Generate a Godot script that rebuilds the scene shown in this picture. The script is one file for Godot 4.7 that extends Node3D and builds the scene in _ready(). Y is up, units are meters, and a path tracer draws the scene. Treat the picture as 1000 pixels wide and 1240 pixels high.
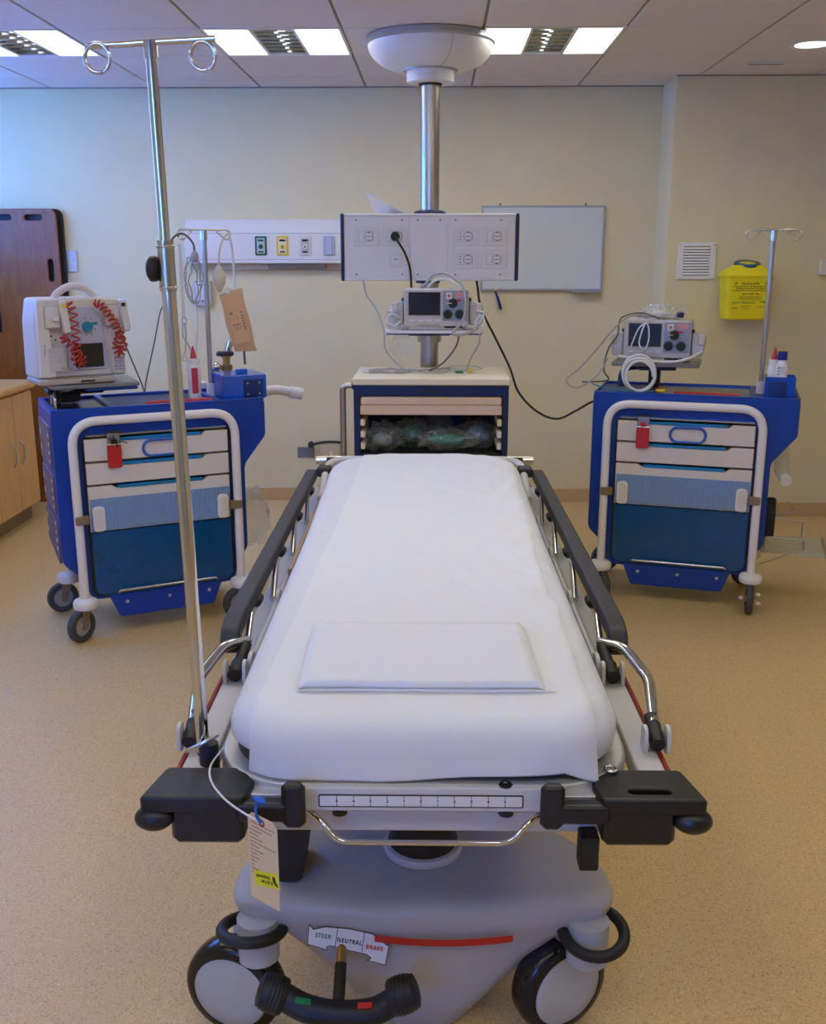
extends Node3D

var M := {}
var names := {}
const H := 2.413
const ZB := -6.13

# ---------------------------------------------------------------- mesh builder
class MB:
	var v := PackedVector3Array()
	var n := PackedVector3Array()
	var uv := PackedVector2Array()
	func emit(a: Vector3, b: Vector3, c: Vector3, na: Vector3, nb: Vector3, nc: Vector3) -> void:
		var cr := (c - a).cross(b - a)
		if cr.length_squared() < 1e-18:
			return
		if cr.dot(na + nb + nc) < 0.0:
			v.append(a); v.append(c); v.append(b)
			n.append(na); n.append(nc); n.append(nb)
		else:
			v.append(a); v.append(b); v.append(c)
			n.append(na); n.append(nb); n.append(nc)
		for i in 3:
			uv.append(Vector2.ZERO)
	func quad(a: Vector3, b: Vector3, c: Vector3, d: Vector3, hint: Vector3) -> void:
		var nn := (b - a).cross(c - a).normalized()
		if nn.dot(hint) < 0.0:
			nn = -nn
		emit(a, b, c, nn, nn, nn)
		emit(a, c, d, nn, nn, nn)
	func quadn(a: Vector3, b: Vector3, c: Vector3, d: Vector3, na: Vector3, nb: Vector3, nc: Vector3, nd: Vector3) -> void:
		emit(a, b, c, na, nb, nc)
		emit(a, c, d, na, nc, nd)
	func box(c: Vector3, s: Vector3, bv := 0.0, bs := Basis.IDENTITY) -> MB:
		var h := s * 0.5
		bv = minf(bv, minf(h.x, minf(h.y, h.z)) * 0.98)
		var ax := [Vector3.RIGHT, Vector3.UP, Vector3.BACK]
		# corner vertex for sign triple and face axis
		for k in 3:
			for sg in [-1.0, 1.0]:
				var nn: Vector3 = bs * (ax[k] * sg)
				var p := []
				for q in [[-1, -1], [1, -1], [1, 1], [-1, 1]]:
					var s3 := [0.0, 0.0, 0.0]
					s3[k] = sg
					s3[(k + 1) % 3] = float(q[0])
					s3[(k + 2) % 3] = float(q[1])
					p.append(c + bs * _cv(h, bv, s3, k))
				quadn(p[0], p[1], p[2], p[3], nn, nn, nn, nn)
		if bv > 0.0:
			for k in 3: # edges running along axis k
				var i := (k + 1) % 3
				var j := (k + 2) % 3
				for si in [-1.0, 1.0]:
					for sj in [-1.0, 1.0]:
						var lo := [0.0, 0.0, 0.0]
						var hi := [0.0, 0.0, 0.0]
						lo[k] = -1.0; hi[k] = 1.0
						lo[i] = si; hi[i] = si
						lo[j] = sj; hi[j] = sj
						var ni: Vector3 = bs * (ax[i] * si)
						var nj: Vector3 = bs * (ax[j] * sj)
						quadn(c + bs * _cv(h, bv, lo, i), c + bs * _cv(h, bv, hi, i), c + bs * _cv(h, bv, hi, j), c + bs * _cv(h, bv, lo, j), ni, ni, nj, nj)
			for sx in [-1.0, 1.0]:
				for sy in [-1.0, 1.0]:
					for sz in [-1.0, 1.0]:
						var s3 := [sx, sy, sz]
						emit(c + bs * _cv(h, bv, s3, 0), c + bs * _cv(h, bv, s3, 1), c + bs * _cv(h, bv, s3, 2), bs * (ax[0] * sx), bs * (ax[1] * sy), bs * (ax[2] * sz))
		return self
	func _cv(h: Vector3, bv: float, s: Array, face: int) -> Vector3:
		var r := Vector3.ZERO
		for k in 3:
			r[k] = s[k] * (h[k] - (0.0 if k == face else bv))
		return r
	func tube(pts: Array, r: float, seg := 10, closed := false, radii := []) -> MB:
		var cnt := pts.size()
		var rows := []
		var nrm := []
		var up := Vector3.UP
		var t0: Vector3 = (pts[1] - pts[0]).normalized()
		if absf(t0.dot(up)) > 0.9:
			up = Vector3.RIGHT
		var u := (up - t0 * up.dot(t0)).normalized()
		for i in cnt:
			var a: Vector3 = pts[(i - 1 + cnt) % cnt] if closed or i > 0 else pts[0]
			var b: Vector3 = pts[(i + 1) % cnt] if closed or i < cnt - 1 else pts[cnt - 1]
			var t := (b - a).normalized()
			u = (u - t * u.dot(t)).normalized()
			var w := t.cross(u)
			var rr: float = radii[i] if radii.size() else r
			var row := PackedVector3Array()
			var nr := PackedVector3Array()
			for k in seg + 1:
				var an := TAU * k / seg
				var d := u * cos(an) + w * sin(an)
				row.append(pts[i] + d * rr)
				nr.append(d)
			rows.append(row)
			nrm.append(nr)
		for i in (cnt if closed else cnt - 1):
			var j := (i + 1) % cnt
			for k in seg:
				quadn(rows[i][k], rows[i][k + 1], rows[j][k + 1], rows[j][k], nrm[i][k], nrm[i][k + 1], nrm[j][k + 1], nrm[j][k])
		if not closed:
			for e in [[0, 1], [cnt - 1, cnt - 2]]:
				var dn: Vector3 = (pts[e[0]] - pts[e[1]]).normalized()
				for k in seg:
					emit(pts[e[0]], rows[e[0]][k], rows[e[0]][k + 1], dn, dn, dn)
		return self
	func lathe(prof: Array, seg := 24, xf := Transform3D.IDENTITY) -> MB:
		var sn := []
		for i in prof.size() - 1:
			var d: Vector2 = prof[i + 1] - prof[i]
			sn.append(Vector2(d.y, -d.x).normalized())
		for i in prof.size() - 1:
			var n0: Vector2 = sn[i]
			var n1: Vector2 = sn[i]
			if i > 0 and sn[i - 1].dot(sn[i]) > 0.7:
				n0 = (sn[i - 1] + sn[i]).normalized()
			if i < sn.size() - 1 and sn[i + 1].dot(sn[i]) > 0.7:
				n1 = (sn[i + 1] + sn[i]).normalized()
			for k in seg:
				var a0 := TAU * k / seg
				var a1 := TAU * (k + 1) / seg
				var c0 := Vector3(cos(a0), 0, sin(a0))
				var c1 := Vector3(cos(a1), 0, sin(a1))
				var p: Vector2 = prof[i]
				var q: Vector2 = prof[i + 1]
				quadn(xf * (c0 * p.x + Vector3(0, p.y, 0)), xf * (c1 * p.x + Vector3(0, p.y, 0)), xf * (c1 * q.x + Vector3(0, q.y, 0)), xf * (c0 * q.x + Vector3(0, q.y, 0)),
					xf.basis * (c0 * n0.x + Vector3(0, n0.y, 0)), xf.basis * (c1 * n0.x + Vector3(0, n0.y, 0)), xf.basis * (c1 * n1.x + Vector3(0, n1.y, 0)), xf.basis * (c0 * n1.x + Vector3(0, n1.y, 0)))
		return self
	static func area(p: PackedVector2Array) -> float:
		var a := 0.0
		for i in p.size():
			a += p[i].cross(p[(i + 1) % p.size()])
		return a * 0.5
	# polygon plate with holes, in xf's XY plane, from z0 to z1
	func plate(outer: PackedVector2Array, z0: float, z1: float, xf := Transform3D.IDENTITY, bv := 0.0, holes := []) -> MB:
		var loops := []
		var o := outer.duplicate()
		if MB.area(o) < 0.0:
			o.reverse()
		loops.append(o)
		for hh in holes:
			var h2: PackedVector2Array = hh.duplicate()
			if MB.area(h2) > 0.0:
				h2.reverse()
			loops.append(h2)
		var inset := []
		for lp in loops:
			var m: int = lp.size()
			var en := []
			for i in m:
				var e: Vector2 = lp[(i + 1) % m] - lp[i]
				en.append(Vector2(e.y, -e.x).normalized())
			var ins := PackedVector2Array()
			for i in m:
				var a: Vector2 = en[(i - 1 + m) % m]
				var b: Vector2 = en[i]
				var av := (a + b).normalized()
				ins.append(lp[i] - av * (bv / maxf(0.4, av.dot(b))))
			inset.append(ins)
			for i in m:
				var j := (i + 1) % m
				var n0: Vector2 = en[i]
				var n1: Vector2 = en[i]
				if en[(i - 1 + m) % m].dot(en[i]) > 0.75:
					n0 = (en[(i - 1 + m) % m] + en[i]).normalized()
				if en[j].dot(en[i]) > 0.75:
					n1 = (en[j] + en[i]).normalized()
				var N0: Vector3 = xf.basis * Vector3(n0.x, n0.y, 0)
				var N1: Vector3 = xf.basis * Vector3(n1.x, n1.y, 0)
				quadn(_p(xf, lp[i], z0 + bv), _p(xf, lp[j], z0 + bv), _p(xf, lp[j], z1 - bv), _p(xf, lp[i], z1 - bv), N0, N1, N1, N0)
				if bv > 0.0:
					var F: Vector3 = xf.basis * Vector3(0, 0, 1)
					quadn(_p(xf, lp[i], z1 - bv), _p(xf, lp[j], z1 - bv), _p(xf, ins[j], z1), _p(xf, ins[i], z1), N0, N1, F, F)
					quadn(_p(xf, lp[i], z0 + bv), _p(xf, lp[j], z0 + bv), _p(xf, ins[j], z0), _p(xf, ins[i], z0), N0, N1, -F, -F)
		var poly: PackedVector2Array = inset[0]
		for k in range(1, inset.size()):
			poly = _bridge(poly, inset[k])
		var tr := Geometry2D.triangulate_polygon(poly)
		if tr.size() == 0:
			print("triangulation failed ", poly)
		var up: Vector3 = xf.basis * Vector3(0, 0, 1)
		for i in range(0, tr.size(), 3):
			emit(_p(xf, poly[tr[i]], z1), _p(xf, poly[tr[i + 1]], z1), _p(xf, poly[tr[i + 2]], z1), up, up, up)
			emit(_p(xf, poly[tr[i]], z0), _p(xf, poly[tr[i + 1]], z0), _p(xf, poly[tr[i + 2]], z0), -up, -up, -up)
		return self
	func _p(xf: Transform3D, p: Vector2, z: float) -> Vector3:
		return xf * Vector3(p.x, p.y, z)
	func _bridge(a: PackedVector2Array, h: PackedVector2Array) -> PackedVector2Array:
		var best := 1e9
		var bi := 0
		var bj := 0
		for i in a.size():
			for j in h.size():
				var d := a[i].distance_squared_to(h[j])
				if d < best:
					best = d; bi = i; bj = j
		var out := PackedVector2Array()
		for i in bi + 1:
			out.append(a[i])
		for j in h.size() + 1:
			out.append(h[(bj + j) % h.size()])
		var w := (h[bj] - a[bi]).orthogonal().normalized() * 1e-5
		out[out.size() - 1] += w
		out.append(a[bi] + w)
		for i in range(bi + 1, a.size()):
			out.append(a[i])
		return out
	func grid(rows: Array, wrap := false, flip := false) -> MB:
		var R := rows.size()
		var K: int = rows[0].size()
		var nr := []
		for i in R:
			var row := PackedVector3Array()
			for k in K:
				var k0 := (k - 1 + K) % K if wrap else maxi(k - 1, 0)
				var k1 := (k + 1) % K if wrap else mini(k + 1, K - 1)
				var du: Vector3 = rows[i][k1] - rows[i][k0]
				var dv: Vector3 = rows[mini(i + 1, R - 1)][k] - rows[maxi(i - 1, 0)][k]
				if du.length() < 1e-7 and R > 1:
					var i2 := 1 if i == 0 else R - 2
					du = rows[i2][k1] - rows[i2][k0]
				var nn := du.cross(dv).normalized()
				row.append(-nn if flip else nn)
			nr.append(row)
		for i in R - 1:
			for k in (K if wrap else K - 1):
				var j := (k + 1) % K
				quadn(rows[i][k], rows[i][j], rows[i + 1][j], rows[i + 1][k], nr[i][k], nr[i][j], nr[i + 1][j], nr[i + 1][k])
		return self
	func blob(c: Vector3, r: Vector3, amp := 0.0, freq := 6.0, sd := 1, seg := 28) -> MB:
		var nz := FastNoiseLite.new()
		nz.seed = sd
		nz.noise_type = FastNoiseLite.TYPE_SIMPLEX
		nz.frequency = freq
		nz.fractal_octaves = 3
		var rows := []
		var h := seg / 2
		for i in h + 1:
			var th := PI * i / h
			var row := PackedVector3Array()
			for k in seg:
				var ph := TAU * k / seg
				var d := Vector3(sin(th) * cos(ph), cos(th), sin(th) * sin(ph))
				var s := 1.0 + amp * (absf(nz.get_noise_3dv(d * r)) * 2.0 - 0.4)
				row.append(c + d * r * s)
			rows.append(row)
		grid(rows, true, false)
		return self
	func card(xf: Transform3D, w: float, h: float) -> MB:
		var N := xf.basis.z.normalized()
		var a := [xf * Vector3(-w / 2, h / 2, 0), xf * Vector3(w / 2, h / 2, 0), xf * Vector3(w / 2, -h / 2, 0), xf * Vector3(-w / 2, -h / 2, 0)]
		var t := [Vector2(0, 0), Vector2(1, 0), Vector2(1, 1), Vector2(0, 1)]
		for i in [0, 1, 2, 0, 2, 3]:
			v.append(a[i]); n.append(N); uv.append(t[i])
		return self
	func mesh() -> ArrayMesh:
		var arr := []
		arr.resize(Mesh.ARRAY_MAX)
		arr[Mesh.ARRAY_VERTEX] = v
		arr[Mesh.ARRAY_NORMAL] = n
		arr[Mesh.ARRAY_TEX_UV] = uv
		var m := ArrayMesh.new()
		m.add_surface_from_arrays(Mesh.PRIMITIVE_TRIANGLES, arr)
		return m

# ---------------------------------------------------------------- helpers
func rr(w: float, h: float, r: float, cx := 0.0, cy := 0.0, k := 5) -> PackedVector2Array:
	var p := PackedVector2Array()
	for q in 4:
		var c := Vector2(cx + (w / 2 - r) * (1 if q in [0, 3] else -1), cy + (h / 2 - r) * (1 if q < 2 else -1))
		for i in k + 1:
			var a := PI / 2 * q + PI / 2 * i / k
			p.append(c + Vector2(cos(a), sin(a)) * r)
	return p

func circ(r: float, cx := 0.0, cy := 0.0, k := 20) -> PackedVector2Array:
	var p := PackedVector2Array()
	for i in k:
		p.append(Vector2(cx + cos(TAU * i / k) * r, cy + sin(TAU * i / k) * r))
	return p

func poly(a: Array) -> PackedVector2Array:
	var p := PackedVector2Array()
	for q in a:
		p.append(Vector2(q[0], q[1]))
	return p

# round the corners of a polygon
func soft(a: Array, r: float, k := 4) -> PackedVector2Array:
	var p := PackedVector2Array()
	var m := a.size()
	for i in m:
		var c := Vector2(a[i][0], a[i][1])
		var b := Vector2(a[(i - 1 + m) % m][0], a[(i - 1 + m) % m][1])
		var d := Vector2(a[(i + 1) % m][0], a[(i + 1) % m][1])
		var rad: float = a[i][2] if a[i].size() > 2 else r
		var e := minf(rad, minf(c.distance_to(b), c.distance_to(d)) * 0.48)
		var s := c + (b - c).normalized() * e
		var t := c + (d - c).normalized() * e
		for j in k + 1:
			var u := float(j) / k
			p.append(s.lerp(c, u).lerp(c.lerp(t, u), u))
	return p

# smooth curve through points
func curve(pts: Array, k := 8) -> Array:
	var out := []
	var m := pts.size()
	for i in m - 1:
		var a: Vector3 = pts[maxi(i - 1, 0)]
		var b: Vector3 = pts[i]
		var c: Vector3 = pts[i + 1]
		var d: Vector3 = pts[mini(i + 2, m - 1)]
		for j in k:
			out.append(b.cubic_interpolate(c, a, d, float(j) / k))
	out.append(pts[m - 1])
	return out

# polyline with rounded corners
func bend(pts: Array, r: float, k := 6) -> Array:
	var out := [pts[0]]
	for i in range(1, pts.size() - 1):
		var c: Vector3 = pts[i]
		var b: Vector3 = pts[i - 1]
		var d: Vector3 = pts[i + 1]
		var e := minf(r, minf(c.distance_to(b), c.distance_to(d)) * 0.49)
		var s := c + (b - c).normalized() * e
		var t := c + (d - c).normalized() * e
		for j in k + 1:
			var u := float(j) / k
			out.append(s.lerp(c, u).lerp(c.lerp(t, u), u))
	out.append(pts[pts.size() - 1])
	return out

func V(x: float, y: float, z: float) -> Vector3:
	return Vector3(x, y, z)

func at(x: float, y: float, z: float, ry := 0.0, rx := 0.0, rz := 0.0) -> Transform3D:
	return Transform3D(Basis.from_euler(Vector3(deg_to_rad(rx), deg_to_rad(ry), deg_to_rad(rz))), Vector3(x, y, z))

func numbered(s: String) -> String:
	names[s] = names.get(s, -1) + 1
	return s if names[s] == 0 else "%s_%03d" % [s, names[s]]

func thing(called: String, label: String, category: String, xf := Transform3D.IDENTITY, group := "") -> Node3D:
	var o := Node3D.new()
	o.name = numbered(called)
	add_child(o)
	o.transform = xf
	o.set_meta("label", label)
	o.set_meta("category", category)
	if group:
		o.set_meta("group", group)
	return o

func part(called: String, b: MB, m: Material, parent: Node3D, label := "") -> MeshInstance3D:
	return inst(called, b.mesh(), m, parent, label)

func inst(called: String, mesh: Mesh, m: Material, parent: Node3D, label := "") -> MeshInstance3D:
	var o := MeshInstance3D.new()
	o.mesh = mesh
	o.material_override = m
	o.name = called
	parent.add_child(o, true)
	if label:
		o.set_meta("label", label)
	return o

func solo(called: String, b: MB, m: Material, label: String, category: String, xf := Transform3D.IDENTITY, group := "") -> MeshInstance3D:
	var o := MeshInstance3D.new()
	o.mesh = b.mesh()
	o.material_override = m
	o.name = numbered(called)
	add_child(o)
	o.transform = xf
	o.set_meta("label", label)
	o.set_meta("category", category)
	if group:
		o.set_meta("group", group)
	return o

func struct(called: String, label: String) -> Node3D:
	var o := Node3D.new()
	o.name = called
	add_child(o)
	o.set_meta("kind", "structure")
	o.set_meta("label", label)
	o.set_meta("category", called.split("_")[0])
	return o

func lettering(s: String, h: float, m: Material, parent: Node3D, xf: Transform3D, bold := true) -> MeshInstance3D:
	var t := TextMesh.new()
	var f := SystemFont.new()
	f.font_names = PackedStringArray(["Droid Sans"])
	f.font_weight = 700 if bold else 400
	t.font = f
	t.font_size = 48
	t.pixel_size = h / 36.0
	t.depth = 0.0006
	t.text = s
	var o := inst("lettering", t, m, parent)
	o.transform = xf
	return o

func mat(key: String, c: Color, rough := 0.6, metal := 0.0, spec := 0.5) -> StandardMaterial3D:
	var m := StandardMaterial3D.new()
	m.resource_name = key
	m.albedo_color = c
	m.roughness = rough
	m.metallic = metal
	m.metallic_specular = spec
	M[key] = m
	return m

func rgb(r: int, g: int, b: int) -> Color:
	return Color(r / 255.0, g / 255.0, b / 255.0)

func img_tex(im: Image) -> ImageTexture:
	return ImageTexture.create_from_image(im)

# rows of illegible print on a coloured label
func print_tex(w: int, h: int, bg: Color, ink: Color, rows: Array, sd: int) -> ImageTexture:
	var im := Image.create(w, h, false, Image.FORMAT_RGB8)
	im.fill(bg)
	var rng := RandomNumberGenerator.new()
	rng.seed = sd
	for r in rows: # [y, x0, x1, height, colour or null]
		var x: int = r[1]
		var col: Color = r[4] if r.size() > 4 else ink
		while x < r[2]:
			var wl := rng.randi_range(maxi(2, r[3]), r[3] * 3)
			wl = mini(wl, r[2] - x)
			var xx := x
			while xx < x + wl:
				var lw := maxi(1, r[3] / 3)
				im.fill_rect(Rect2i(xx, r[0] + rng.randi_range(0, r[3] / 3), lw, maxi(1, r[3] - rng.randi_range(0, r[3] / 3))), col)
				xx += lw + maxi(1, r[3] / 4)
			x += wl + maxi(2, r[3] / 2)
	return img_tex(im)

func noise_tex(freq: float, c0: Color, c1: Color, sd := 1, oct := 4, size := 512) -> NoiseTexture2D:
	var nz := FastNoiseLite.new()
	nz.seed = sd
	nz.frequency = freq
	nz.fractal_octaves = oct
	nz.noise_type = FastNoiseLite.TYPE_SIMPLEX_SMOOTH
	var t := NoiseTexture2D.new()
	t.width = size
	t.height = size
	t.seamless = true
	t.noise = nz
	var g := Gradient.new()
	g.set_color(0, c0)
	g.set_color(1, c1)
	t.color_ramp = g
	return t

# ---------------------------------------------------------------- scene
func _ready() -> void:
	make_view()
	make_materials()
	make_prints()
	make_lights()
	make_room()
	make_stretcher()
	make_bedding()
	make_carts()
	make_pendant()
	make_cabinet()
	make_counter()
	make_wall_things()

func make_view() -> void:
	var cam := Camera3D.new()
	cam.name = "camera"
	cam.fov = rad_to_deg(2.0 * atan(620.0 / 1220.0))
	cam.near = 0.05
	cam.far = 60.0
	add_child(cam)
	cam.transform = at(0, 1.483, 0, 1.3, -14.26)
	cam.current = true
	var sm := ProceduralSkyMaterial.new()
	sm.sky_top_color = Color(0.08, 0.38, 0.84)
	sm.sky_horizon_color = Color(0.14, 0.52, 1.0)
	sm.ground_horizon_color = Color(0.30, 0.36, 0.40)
	sm.ground_bottom_color = Color(0.20, 0.22, 0.22)
	var sky := Sky.new()
	sky.sky_material = sm
	var e := Environment.new()
	e.background_mode = Environment.BG_SKY
	e.sky = sky
	e.background_energy_multiplier = 130.0
	e.tonemap_mode = Environment.TONE_MAPPER_LINEAR
	e.tonemap_exposure = 0.9
	e.sdfgi_enabled = true
	e.ssao_enabled = true
	e.ssil_enabled = true
	var we := WorldEnvironment.new()
	we.name = "environment"
	we.environment = e
	add_child(we)

const TROFFERS := [[-4, 1], [-2, 1], [0, 1], [-4, 5], [-2, 5], [0, 5], [2, 5], [-4, 9], [-2, 9], [0, 9], [2, 9]]
const TROFFER_ENERGY := 0.56

func tx(k: float) -> float:
	return 0.193 + 0.6 * k
func tz(k: float) -> float:
	return -5.8 + 0.6 * k

func make_lights() -> void:
	var where := ["far left ceiling corner over the spine board", "middle of the far row, left of the ceiling column", "far row, just right of the ceiling column",
		"above the near left of the bed", "above the left of the bed's middle", "above the right of the bed's middle", "above the right cart's near side",
		"behind the viewer at far left", "behind the viewer left of centre", "behind the viewer right of centre", "behind the viewer at far right"]
	for i in TROFFERS.size():
		var c: Array = TROFFERS[i]
		troffer(tx(c[0]) + 0.3, tz(c[1]) + 0.3, "recessed ceiling light, " + where[i])
	var d := thing("downlight", "small round recessed downlight at the right of the ceiling", "ceiling light", at(1.70, H, -5.0))
	part("trim_ring", MB.new().lathe([Vector2(0.075, 0.0), Vector2(0.098, -0.004), Vector2(0.098, 0.0)], 32), M.white_paint, d)
	part("diffuser", MB.new().lathe([Vector2(0.0, -0.006), Vector2(0.04, -0.006), Vector2(0.076, -0.001)], 32), M.lamp_glow, d)
	var l := SpotLight3D.new()
	l.name = "downlight_light"
	l.light_color = Color(1.0, 0.985, 0.905)
	l.light_energy = 0.25
	l.light_size = 0.07
	l.spot_angle = 70
	l.spot_range = 8
	l.spot_attenuation = 2
	l.shadow_enabled = true
	d.add_child(l)
	l.position = V(0, -0.02, 0)
	l.rotation_degrees = V(-90, 0, 0)

func troffer(x: float, z: float, label: String) -> void:
	var t := thing("ceiling_light", label, "ceiling light", at(x, H, z), "square recessed ceiling lights")
	var fr := rr(0.596, 0.596, 0.004, 0, 0, 1)
	var flat := at(0, 0, 0, 0, 90)
	part("frame", MB.new().plate(fr, -0.012, 0.002, flat, 0.0, [rr(0.188, 0.56, 0.004, -0.193, 0, 1), rr(0.176, 0.56, 0.004, 0, 0, 1), rr(0.188, 0.56, 0.004, 0.193, 0, 1)]), M.white_paint, t)
	for s in [-1, 1]:
		part("diffuser", MB.new().box(V(0.193 * s, 0.005, 0), V(0.187, 0.006, 0.559)), M.lamp_glow, t)
	part("reflector", MB.new().plate(rr(0.18, 0.57, 0.01), -0.062, -0.056, flat, 0.0), M.louvre, t)
	for s in [-1, 1]:
		part("reflector_side", MB.new().box(V(0.089 * s, 0.03, 0), V(0.003, 0.056, 0.56)), M.louvre, t)
	for k in 7:
		part("louvre_blade", MB.new().box(V(0, 0.007, -0.25 + k * 0.083), V(0.172, 0.01, 0.008), 0.0, Basis.from_euler(V(-0.5, 0, 0))), M.louvre, t)
	part("lamp_tube", MB.new().tube([V(0, 0.044, -0.26), V(0, 0.044, 0.26)], 0.008, 10), M.lamp_glow, t)
	var l := AreaLight3D.new()
	l.name = "troffer_light"
	l.area_size = Vector2(0.56, 0.56)
	l.light_color = Color(1.0, 0.985, 0.905)
	l.light_energy = TROFFER_ENERGY
	l.area_range = 14.0
	l.shadow_enabled = true
	t.add_child(l)
	l.position = V(0, -0.012, 0)
	l.rotation_degrees = V(-90, 0, 0)

func make_materials() -> void:
	var m: StandardMaterial3D
	mat("wall", rgb(230, 216, 168), 0.75, 0, 0.35)
	M.wall.albedo_texture = noise_tex(0.012, rgb(251, 250, 248), rgb(255, 255, 255), 4, 4)
	M.wall.uv1_triplanar = true
	M.wall.uv1_world_triplanar = true
	M.wall.uv1_scale = V(0.5, 0.5, 0.5)
	mat("front_wall", rgb(188, 192, 196), 0.8)
	mat("outer_wall", rgb(220, 215, 205), 0.9)
	# vinyl floor with fine chips
	var im := Image.create(1024, 1024, false, Image.FORMAT_RGB8)
	im.fill(rgb(214, 180, 120))
	var rng := RandomNumberGenerator.new()
	rng.seed = 11
	var chips := [rgb(204, 167, 106), rgb(222, 190, 133), rgb(228, 199, 145), rgb(196, 157, 97), rgb(182, 142, 86), rgb(218, 185, 127)]
	for i in 30000:
		var s := rng.randi_range(2, 5)
		im.fill_rect(Rect2i(rng.randi_range(0, 1023), rng.randi_range(0, 1023), s, rng.randi_range(2, 5)), chips[rng.randi_range(0, 5)])
	for i in 220:
		im.fill_rect(Rect2i(rng.randi_range(0, 1020), rng.randi_range(0, 1020), rng.randi_range(2, 4), rng.randi_range(2, 4)), rgb(236, 214, 178))
	for i in 260:
		im.fill_rect(Rect2i(rng.randi_range(0, 1020), rng.randi_range(0, 1020), rng.randi_range(2, 4), rng.randi_range(2, 3)), rgb(160, 124, 84))
	m = mat("floor", Color.WHITE, 0.38, 0, 0.45)
	m.albedo_texture = img_tex(im)
	m.uv1_triplanar = true
	m.uv1_world_triplanar = true
	m.uv1_scale = V(1.25, 1.25, 1.25)
	mat("cove", rgb(204, 168, 112), 0.5)
	mat("tile", rgb(244, 238, 233), 0.92, 0, 0.2)
	M.tile.albedo_texture = noise_tex(0.25, rgb(232, 230, 229), rgb(255, 255, 255), 9, 3)
	M.tile.uv1_triplanar = true
	M.tile.uv1_scale = V(2, 2, 2)
	mat("grid_bar", rgb(150, 142, 138), 0.7)
	mat("white_paint", rgb(232, 232, 234), 0.35)
	mat("louvre", rgb(200, 208, 214), 0.14, 0.9)
	m = mat("lamp_glow", Color.WHITE, 0.5)
	m.emission_enabled = true
	m.emission = Color(0.96, 0.98, 1.0)
	m.emission_energy_multiplier = 2.2
	# metals and plastics
	mat("chrome", rgb(214, 212, 208), 0.10, 1.0)
	mat("steel", rgb(188, 182, 172), 0.28, 1.0)
	mat("brass", rgb(190, 150, 80), 0.3, 1.0)
	mat("alu", rgb(205, 205, 205), 0.38, 0.55)
	mat("frame_grey", rgb(206, 204, 203), 0.42)
	mat("hood_grey", rgb(182, 178, 174), 0.36)
	mat("wheel_grey", rgb(186, 188, 188), 0.4)
	mat("rubber", rgb(24, 24, 26), 0.55)
	mat("black_gloss", rgb(20, 20, 22), 0.22)
	mat("black", rgb(22, 22, 23), 0.5)
	mat("rail_pad", rgb(42, 41, 46), 0.5)
	mat("bumper", rgb(24, 24, 27), 0.38)
	mat("tyre_grey", rgb(66, 66, 66), 0.6)
	mat("red", rgb(196, 36, 30), 0.45)
	mat("dark_red", rgb(150, 40, 34), 0.5)
	mat("red_vinyl", rgb(200, 32, 26), 0.35)
	mat("ink", rgb(30, 30, 34), 0.6)
	mat("ink_green", rgb(20, 130, 80), 0.6)
	mat("ink_red", rgb(196, 40, 44), 0.6)
	mat("ink_blue", rgb(40, 60, 150), 0.6)
	mat("sticker_white", rgb(226, 226, 230), 0.5)
	mat("green_dot", rgb(20, 120, 70), 0.5)
	mat("cart_blue", rgb(0, 60, 160), 0.32)
	mat("cart_blue_dark", rgb(4, 44, 110), 0.4)
	mat("navy", rgb(10, 34, 84), 0.38)
	mat("tube_white", rgb(232, 228, 226), 0.3)
	mat("drawer_white", rgb(222, 214, 204), 0.42)
	mat("strip_blue", rgb(10, 124, 190), 0.4)
	mat("ring_blue", rgb(20, 96, 200), 0.35)
	mat("grey_bin", rgb(104, 100, 106), 0.4)
	mat("top_grey", rgb(120, 122, 124), 0.25)
	mat("beige_plastic", rgb(214, 206, 198), 0.5)
	mat("beige_dark", rgb(176, 166, 156), 0.5)
	mat("grey_plastic", rgb(196, 194, 198), 0.45)
	mat("panel_blue_grey", rgb(150, 158, 176), 0.45)
	mat("lilac", rgb(186, 186, 206), 0.45)
	mat("screen", rgb(26, 28, 32), 0.18)
	mat("teal", rgb(10, 92, 92), 0.4)
	mat("cyan", rgb(20, 130, 160), 0.4)
	mat("orange", rgb(222, 120, 60), 0.5)
	mat("cable_grey", rgb(172, 166, 158), 0.5)
	mat("cable_dark", rgb(92, 88, 82), 0.5)
	mat("cable_black", rgb(22, 22, 22), 0.5)
	mat("cable_white", rgb(222, 222, 222), 0.45)
	mat("coil_red", rgb(178, 40, 30), 0.4)
	mat("yellow", rgb(238, 216, 8), 0.35)
	mat("yellow_sign", rgb(236, 196, 12), 0.4)
	mat("green_sign", rgb(8, 104, 62), 0.4)
	mat("bin_lid", rgb(12, 84, 104), 0.4)
	mat("panel_white", rgb(232, 230, 228), 0.42)
	mat("plate_white", rgb(226, 225, 224), 0.45)
	mat("whiteboard", rgb(214, 220, 218), 0.22)
	mat("board_frame", rgb(176, 178, 182), 0.35, 0.5)
	mat("cream_top", rgb(234, 224, 194), 0.45)
	mat("peach", rgb(226, 196, 160), 0.5)
	mat("dark_navy", rgb(20, 22, 36), 0.6)  # near-black navy for the cabinet back, shelf and badge letters
	mat("rubber_bulb", rgb(214, 198, 164), 0.5)
	mat("dark_plastic", rgb(40, 40, 44), 0.45)
	mat("marker_blue", rgb(24, 36, 110), 0.4)
	mat("tan_strap", rgb(176, 146, 110), 0.7)
	mat("socket_beige", rgb(206, 190, 150), 0.5)
	mat("plate_slate", rgb(120, 128, 136), 0.5)
	mat("bottle_white", rgb(232, 232, 236), 0.35)
	mat("wax_navy", rgb(20, 40, 130), 0.4)
	mat("bin_interior", rgb(24, 92, 140), 0.7)
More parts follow.
